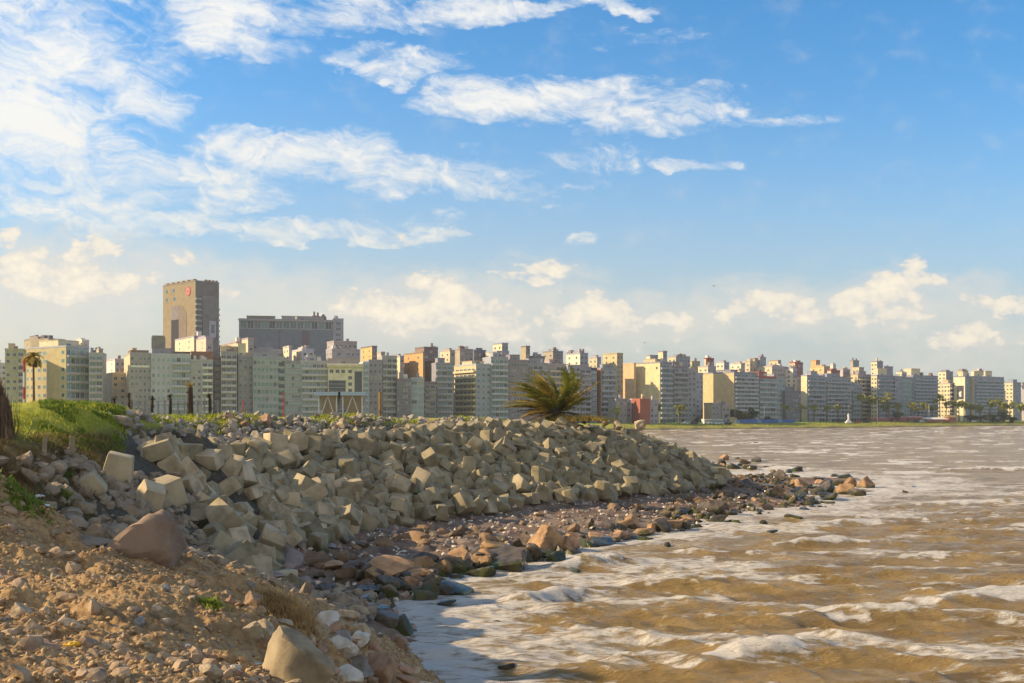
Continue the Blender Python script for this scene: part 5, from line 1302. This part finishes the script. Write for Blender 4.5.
# --- trees and bushes far away
def tree(px, yb, wpx, hpx, D, label, cat='tree', name='tree', m=None, seed=1, n=1500, group=None):
    x = (px-512)/F*D; zb = float(surf(np.array([x]), np.array([D]))[0]); w = wpx/F*D; h = hpx/F*D
    t = thing(name, label, cat, (x, D, zb-.1), 0, group)
    V, Fc = tube([(0,0,0),(.1,0,h*.3),(.0,.1,h*.6)], [w*.05+.05, w*.04+.04, .04], 7); link('trunk', mesh_np('trunk', V, Fc), BARK, t)
    V, Fc = leaf_clump(n, w*.5, w*.45, h*.42, seed, leaf=max(.12, w*.05)); link('crown', mesh_np('crown', V + np.array([0,0,h*.56]), Fc), m or L_TREE, t)
    return t
for i, (px, yb, w, h, D, lab, nm, m) in enumerate([(722,420,19,13,655,'round olive green tree left of its taller neighbours','tree',L_DRYG),(738,420,24,17,660,'tallest round olive tree before the blue hoarding','tree',L_DRYG),(751,420,15,12,665,'smaller dark tree right of the tallest round one','tree',L_TREE),(767,420,9,6,670,'low bush before the red brick piers','bush',L_DRYG),
  (898,421,10,10,745,'dark bushy tree left of the red pavilions','tree',L_TREE),(981,421,14,7,800,'low green hedge bush left of the broad palm','bush',L_DRYG),(993,421,12,8,805,'rounded green bush under the last palms','bush',L_TREE),(1003,421,13,14,810,'dense dark tree under the broad palm','tree',L_TREE),(1013,421,12,8,815,'dark hedge near the right edge','bush',L_TREE),(970,421,12,6,795,'low green bush right of the white roofed pavilion','bush',L_DRYG),
  (478,412,9,12,330,'hazy dark tree behind the crest below the cream balcony block','tree',L_TREE),(487,414,7,8,300,'small yellowish bush right of the hazy dark tree','bush',L_DRYG),(503,413,7,12,320,'thin tree left of the wind blown palm','tree',L_DRYG),(426,412,9,7,260,'small yellow brown bush behind the crest below the brown block','bush',L_DRYG),(82,408,22,8,120,'pale bare bush at the foot of the blue grey block','bush',L_DRY),(628,424,9,11,115,'olive bush on the skyline just behind the end of the crest','bush',L_DRYG),(697,420,7,7,640,'dark bush left of the white bus','bush',L_TREE)]):
    tree(px, yb, w, h, D, lab, nm, nm, m, 50+i)

# --- things on the land behind the crest
M_RED = plain('red_paint', (.55,.05,.03), .5); M_WHITE = plain('white_paint', (.75,.74,.7), .5); M_BLUE = plain('blue_sheet', (.05,.12,.42), .5, var=.3, scale=.3); M_METAL = plain('grey_metal', (.3,.3,.3), .5); M_CREAMP = plain('cream_panel', (.55,.46,.3), .7, var=.15); M_DARKP = plain('dark_paint', (.04,.04,.045), .5); M_PALEBLUE = plain('pale_blue_roof', (.50,.62,.70), .5)
def zat(D, py): return EYE + (HY-py)*D/F
def xat(D, px): return (px-512)/F*D
D = 96; t = thing('striped_pole', 'red and white striped pole left of the tall thin palm', 'pole', (xat(D,24), D, 6.6))
for a, b_, m in [(405,399,M_WHITE),(399,387,M_RED),(387,372,M_WHITE),(372,360,M_RED)]:
    z0, z1 = zat(D,a)-6.6, zat(D,b_)-6.6
    if a == 405: z0 = -.2
    V, Fc = tube([(0,0,z0),(0,0,z1)], [.085,.085], 10); link('stripe', mesh_np('stripe', V, Fc), m, t)
D = 92
t = thing('railing', 'low dark railing of posts behind the palm stumps', 'railing', (xat(D,112), D, 6.4))
for i in range(17):
    x = xat(D,112+i*6.6) - xat(D,112); link('post', boxes('post', [(x-.05,-.05,0,x+.05,.05,zat(D,400)-6.4+random.uniform(-.12,.2))]), M_METAL if i%3 else BARK, t)
link('rail', boxes('rail', [(0,-.08,zat(D,401.5)-6.4,xat(D,219)-xat(D,112),-.052,zat(D,400.8)-6.4)]), M_METAL, t)
link('rail', boxes('rail', [(0,-.08,zat(D,405)-6.4,xat(D,219)-xat(D,112),-.052,zat(D,404.4)-6.4)]), M_METAL, t)
def shelter(px0, px1, label):
    D = 98; x0 = xat(D,px0); w = xat(D,px1)-x0; zb = 6.3; zt = zat(D,392)-zb; ze = zat(D,396)-zb
    t = thing('beach_shelter', label, 'shelter', (x0, D, zb), 0, 'pair of beach shelters')
    link('roof', boxes('roof', [(-.25,-.3,zt-.12,w+.25,2.2,zt),(-.25,-.32,zt-.32,w+.25,-.28,zt-.13)]), M_PALEBLUE, t)
    V = [(0,0,ze+.05),(w,0,ze+.05),(w-.35,.9,.9),(.35,.9,.9),(0,2,ze+.05),(w,2,ze+.05)]
    me = bpy.data.meshes.new('hopper_panel'); me.from_pydata(V, [], [(0,1,2,3),(4,5,2,3),(0,4,3),(1,2,5)]); me.update(); flat(me); link('hopper_panel', me, M_CREAMP, t)
    for x in (.12, w-.12):
        link('post', boxes('post', [(x-.06,-.06,0,x+.06,.06,zt-.13)]), M_WHITE, t); link('post', boxes('post', [(x-.06,1.9,0,x+.06,2.0,zt-.13)]), M_WHITE, t)
    for xa, xb in ((.12, w/2), (w-.12, w/2)):
        V, Fc = tube([(xa,-.02,.1),(xb,-.02,ze)], [.05,.05], 5); link('brace', mesh_np('brace', V, Fc), M_WHITE, t)
    link('fascia', boxes('fascia', [(0,-.1,ze,w,-.04,zt-.33)]), M_CREAMP, t)
shelter(317.5, 338, 'left one of two small cream beach shelters with pale blue roofs')
shelter(341.5, 363.5, 'right one of two small cream beach shelters, slightly wider')
D = 97; V, Fc = tube([(0,0,0),(0,0,zat(D,392)-6.4)], [.12,.11], 8); o = link('post', mesh_np('post', V, Fc), rough_mat('rusty_post', (.35,.2,.06), (.06,.03,.02), 1.5), None, (xat(D,380),D,6.4)); tag(o, 'dark rusty post standing right of the beach shelters', 'post')
for px, yt, lab in [(283.7,392,'thin red pole before the teal gridded block'),(243.5,399,'short red pole before the slim tower wing')]:
    V, Fc = tube([(0,0,0),(0,0,zat(D,yt)-6.4)], [.05,.04], 6); tag(link('pole', mesh_np('pole', V, Fc), M_RED, None, (xat(D,px),D,6.4)), lab, 'pole')

# --- promenade across the water
def lamp(px, yt, label, D, gr='street lamps of the promenade'):
    x = xat(D,px); zb = 2.9; H_ = zat(D,yt)-zb; t = thing('street_lamp', label, 'street lamp', (x,D,zb), 0, gr)
    V, Fc = tube([(0,0,0),(0,0,H_)], [.2,.13], 6); link('pole', mesh_np('pole', V, Fc), M_WHITE if px > 860 else M_METAL, t)
    V, Fc = tube([(0,0,H_-.1),(.9,0,H_+.3)], [.09,.07], 5); link('arm', mesh_np('arm', V, Fc), M_METAL, t)
    link('lamp_head', boxes('lamp_head', [(.8,-.2,H_+.2,1.8,.2,H_+.42)]), M_WHITE, t)
for px, yt, lab in [(669,404,'lamp before the grey brown block'),(713,404,'lamp before the tan wall'),(735,403,'lamp before the tallest round tree'),(764.5,405,'lamp before the red brick piers'),(849,404,'lamp beside the pale monument'),(877.5,400,'tall pale lamp between two palms'),(929,404,'lamp left of the white roofed pavilion'),(650,406,'lamp left of the tall promenade palm')]:
    lamp(px, yt, 'street ' + lab, float(np.interp(px, [600,1024], [572,830])))
D = 625; x0, x1 = xat(D,735), xat(D+45,794)
t = thing('hoarding', 'long blue hoarding at the foot of the blocks across the water', 'hoarding', (x0, D, 2.9), math.atan2(45, x1-x0))
Lh = math.hypot(x1-x0, 45)
for i in range(14): link('hoarding_panel', boxes('hoarding_panel', [(Lh/14*i+.05,-.1,0,Lh/14*(i+1)-.05,.1,2.1+random.uniform(-.25,.25))]), M_BLUE if i%5 else plain('faded_blue', (.2,.3,.5), .6), t)
def vehicle(px, D, L, H, body, label, cat, name, gr=None, rz=.5):
    zb = float(surf(np.array([xat(D,px)]), np.array([D]))[0]); t = thing(name, label, cat, (xat(D,px), D, zb), rz, gr)
    if cat == 'bus':
        link('body', boxes('body', [(-L/2,-1.25,.45,L/2,1.25,H)]), body, t)
        for i in range(7): link('window', boxes('window', [(-L/2+.5+i*L/7.3,-1.29,1.5,-L/2+.4+(i+.86)*L/7.3,-1.252,2.5)]), G_MID, t)
    else:
        bm = bmesh.new(); prof = [(-L/2,.35),(-L/2,.85),(-L*.33,.95),(-L*.2,H),(L*.2,H),(L*.34,.95),(L/2,.85),(L/2,.35)]
        a = [bm.verts.new((x,-.85,z)) for x, z in prof]; b2 = [bm.verts.new((x,.85,z)) for x, z in prof]
        bm.faces.new(a); bm.faces.new(b2[::-1])
        for i in range(8): bm.faces.new((a[i], b2[i], b2[(i+1)%8], a[(i+1)%8]))
        me = bpy.data.meshes.new('body'); bm.to_mesh(me); bm.free(); flat(me); link('body', me, body, t)
        link('window', boxes('window', [(-L*.22,-.88,.97,L*.2,-.852,H-.1)]), G_DARK, t)
    for sx in (-.3, .3):
        for sy in (-1, 1):
            a = np.linspace(0, 6.283, 12, False); r = .36 if cat == 'car' else .5; y = (1.2 if cat == 'bus' else .8)*sy
            V = np.array([(sx*L+r*math.cos(q), y-.1, r+r*math.sin(q)) for q in a]+[(sx*L+r*math.cos(q), y+.1, r+r*math.sin(q)) for q in a])
            me = bpy.data.meshes.new('wheel'); me.from_pydata([tuple(v) for v in V], [], [list(range(12)), list(range(12,24))[::-1]]+[[i,(i+1)%12,12+(i+1)%12,12+i] for i in range(12)]); me.update(); flat(me); link('wheel', me, M_DARKP, t)
vehicle(706.5, 606, 5.2, 3.0, M_WHITE, 'white minibus at the left end of the row by the tan wall', 'bus', 'minibus'); vehicle(716, 610, 9, 3.0, plain('pale_blue_bus', (.45,.55,.62), .4), 'long pale blue white bus left of the blue hoarding', 'bus', 'bus')
for px, D, c, lab in [(694,602,M_DARKP,'dark car left of the white minibus'),(728,615,M_DARKP,'dark car between the bus and the blue hoarding'),(686,600,M_WHITE,'white car left of the dark cars'),(858,705,M_RED,'red car right of the pale monument'),(866,710,M_DARKP,'dark car right of the red car'),(922,752,M_WHITE,'white car before the red pavilions'),(916,750,M_DARKP,'dark car left of the white one at the red pavilions'),(974,790,M_WHITE,'white car right of the round roofed hut'),(840,700,M_DARKP,'dark car left of the pale monument')]:
    vehicle(px, D, 4.3, 1.5, c, lab, 'car', 'parked_car', 'cars along the promenade')
def pavilion(px0, px1, D, h, roofm, wallm, label, gable=1.2):
    x0 = xat(D,px0); w = xat(D,px1)-x0; zb = 2.8; t = thing('pavilion', label, 'pavilion', (x0,D,zb), .15)
    link('wall', boxes('wall', [(0,0,0,w,7,h)]), wallm, t)
    V = [(-.5,-.6,h+.003),(w+.5,-.6,h+.003),(w+.5,7.6,h+.003),(-.5,7.6,h+.003),(-.2,3.5,h+gable),(w+.2,3.5,h+gable)]
    me = bpy.data.meshes.new('roof'); me.from_pydata(V, [], [(0,1,5,4),(2,3,4,5),(0,4,3),(1,2,5),(0,3,2,1)]); me.update(); flat(me); link('roof', me, roofm, t)
    for i in range(int(w/3)): inst('window', win_mesh(G_DARK), t, (1.5+i*3, -.01, h*.3), (1.6,1,h*.4))
M_BRK = plain('red_pavilion_wall', (.36,.13,.09), .8, var=.2, scale=.5); M_RTILE = plain('red_roof', (.42,.15,.11), .8, var=.2, scale=.5)
pavilion(927, 948, 755, 1.9, plain('white_roof', (.8,.74,.62), .6), M_BRK, 'long pavilion with a white roof and red walls', 1.4)
pavilion(893, 908, 745, 2.3, M_RTILE, M_BRK, 'left red roofed pavilion behind the dark bushy tree'); pavilion(909, 925, 765, 3.0, plain('pinkish_roof', (.5,.28,.24), .8), M_BRK, 'pinkish roofed pavilion left of the white roofed one'); pavilion(872, 891, 742, 1.8, M_RTILE, M_BRK, 'low red pavilion under the tall pale lamp'); pavilion(949, 957, 760, 3.2, plain('thatch_roof', (.28,.2,.1), .9), M_BRK, 'small thatched hut right of the white roofed pavilion', 1.6)
D = 640; t = thing('monument', 'small pale monument on the green strip across the water', 'monument', (xat(D,848.5), D, 2.9))
link('plinth', boxes('plinth', [(-1.6,-1.6,0,1.6,1.6,.8),(-1,-1,.803,1,1,1.7)]), M_WHITE, t); V, Fc = tube([(0,0,1.7),(.1,0,3.2),(-.1,0,4.4),(0,0,5.6)], [.6,.5,.65,.15], 8); link('figure', mesh_np('figure', V, Fc, True), M_WHITE, t)

# --- small things on the near bank
def cluster(name, px, py, n, rad, h, w, m, label, cat, spread=.7, up=0):
    d = march(px, py); x, y, z = atd(px, py, d); P = np.array([(x+random.gauss(0,rad), y+random.gauss(0,rad)) for _ in range(n)])
    o = blades(name, P, zs(P)+up, h*.5, h, w, m, label, cat=cat, spread=spread)
    if rad < .2 or n > 1000: del o['kind']
    return o
cluster('green_weed', 213, 604, 120, .09, .16, .022, L_WEED, 'small bright green weed growing on the bare dirt bank', 'weed')
cluster('dry_bush', 287, 618, 2600, .26, .42, .008, L_STRAW, 'straw coloured dry bush above the yellowish boulder', 'bush', .9, .1)
cluster('green_weed', 64, 476, 200, .14, .2, .03, L_WEED, 'bright green weed at the right of the withered slope', 'weed'); cluster('green_weed', 72, 500, 260, .16, .25, .03, L_WEED, 'dark green weed below the withered slope', 'weed'); cluster('green_weed', 25, 507, 300, .25, .25, .03, L_WEED, 'dark green weed patch at the left above the dirt crest', 'weed')
# the brown dead bush at the left edge
D = march(3, 436); bx = xat(D, 0); bz_ = float(surf(np.array([bx]), np.array([D]))[0])
BS = D/23.5
t = thing('dead_bush', 'brown dead bush with upright stems at the left edge of the frame', 'bush', (bx, D, bz_-.1)); t.scale = (BS, BS, BS*1.05)
r = np.random.default_rng(4); parts = []; twig = []
for i in range(900):
    a = r.uniform(0, 6.28); q = r.uniform(0, .32); h = (1.3-q*1.5)*r.uniform(.6, 1.0)
    b0 = Vector((math.cos(a)*q, math.sin(a)*q, 0)); tp = b0*.55 + Vector((r.normal()*.05-.03, r.normal()*.05, h))
    parts.append(tube([b0, (b0+tp)/2 + Vector((r.normal()*.02, r.normal()*.02, 0)), tp], [.012,.008,.003], 4))
link('stems', merge('stems', parts), leafmat('dead_stems', (.12,.075,.045), (.27,.18,.11), 3, .05), t)
for i in range(9):
    b0 = Vector((.28 + r.uniform(-.05,.12), r.uniform(-.1,.1), 0)); twig.append(tube([b0, b0+Vector((.05,0,.3)), b0+Vector((r.uniform(-.06,.12),0,r.uniform(.4,.8)))], [.008,.006,.003], 4))
link('twigs', merge('twigs', twig), L_DRY, t)
for px, py, w, h, lab in [(44,452,4.5,14,'short weathered concrete post on the green bank slope, left one'),(71,456,5,19,'short weathered concrete post on the green bank slope, right one')]:
    d = march(px, py); x, y, z = atd(px, py, d); ww = w/F*d; hh = h/F*d
    me = boxes('post', [(-ww/2,-ww/2,-.1,ww/2,ww/2,hh),(-ww/2.6,-ww/2.6,hh+.002,ww/2.6,ww/2.6,hh+.03)]); o = link('post', me, M_TAN, None, (x,y,z)); o.rotation_euler = (0,.08,.4); tag(o, lab, 'post')
for px, py, w, c, lab in [(38,497,10,(.8,.82,.85),'crumpled white plastic sheet among the stones at the left'),(45,506,8,(.7,.78,.85),'smaller bluish plastic scrap under the white sheet'),(72,646,16,(.7,.42,.02),'orange yellow rag lying in the dirt'),(184,407+60,6,(.5,.6,.75),'blue grey plastic scrap between blocks')][:3]:
    d = march(px, py); x, y, z = atd(px, py, d); V, Fc = ICO[3]; s = w/F*d/2
    Vv = V*np.array([s, s*.7, s*.35])*(1 + 1.1*n3(V, 2.5, int(px))[:,None]); o = link('litter', mesh_np('litter', Vv, Fc), plain('litter_%d' % px, c, .4), None, (x, y, z+s*.15)); tag(o, lab, 'litter')
# --- birds
def bird(px, py, D, span, label, rz):
    bm_ = [(-.5,0,.06),(-.25,.05,.12),(0,.06,.02),(.25,.05,.12),(.5,0,.06),(.24,-.07,.11),(0,-.06,.01),(-.24,-.07,.11)]
    V = [(x*span, y*span, z*span) for x, y, z in bm_] + [(x*span, y*span, z*span-.012) for x, y, z in bm_]
    Fc = [(0,1,7),(1,2,6,7),(2,3,5,6),(3,4,5),(8,15,9),(9,15,14,10),(10,14,13,11),(11,13,12)] + [(i,i+8,(i+1)%8+8,(i+1)%8) for i in range(8)]
    t = thing('bird', label, 'bird', atd(px, py, D), rz)
    me = bpy.data.meshes.new('wings'); me.from_pydata(V, [], Fc); me.update(); flat(me); link('wings', me, M_DARKP, t)
    Vb, Fb = tube([(0,.24*span,0),(0,.2*span,0),(0,.05*span,0),(0,-.12*span,0),(0,-.28*span,.01)], [.005,.03*span,.06*span,.045*span,.01], 8); link('body', mesh_np('body', Vb, Fb, True), plain('bird_grey', (.12,.1,.09), .8) if px == 714 else bpy.data.materials['bird_grey'], t)
bird(714, 286, 150, .95, 'dark bird gliding high over the bay at right', .3); bird(644.5, 343, 150, 1.05, 'dark bird gliding just above the skyline', -.2)
for px, py, lab in [(235,45,'tiny bird high at left between clouds'),(320,46,'tiny bird right of the first high one'),(213,91,'tiny bird below the two high ones'),(794,249,'tiny bird high over the water'),(715,195,'tiny bird in clear blue above the bay')]:
    bird(px, py, 400, .8, lab, random.uniform(-.6,.6))
def add_haze(dens):
    me = boxes('haze', [(-2600, -120, -6, 2600, 1500, 110)])
    m = bpy.data.materials.new('haze_air'); m.use_nodes = True; nt = m.node_tree; nt.nodes.remove(nt.nodes['Principled BSDF'])
    v = nt.nodes.new('ShaderNodeVolumePrincipled'); v.inputs['Density'].default_value = dens; v.inputs['Color'].default_value = (.9,.92,.95,1); v.inputs['Anisotropy'].default_value = .3
    nt.links.new(v.outputs[0], nt.nodes['Material Output'].inputs['Volume'])
    tag(link('haze', me, m), 'thin pale sea haze over the bay', 'haze', None, 'stuff')
add_haze(.00013)
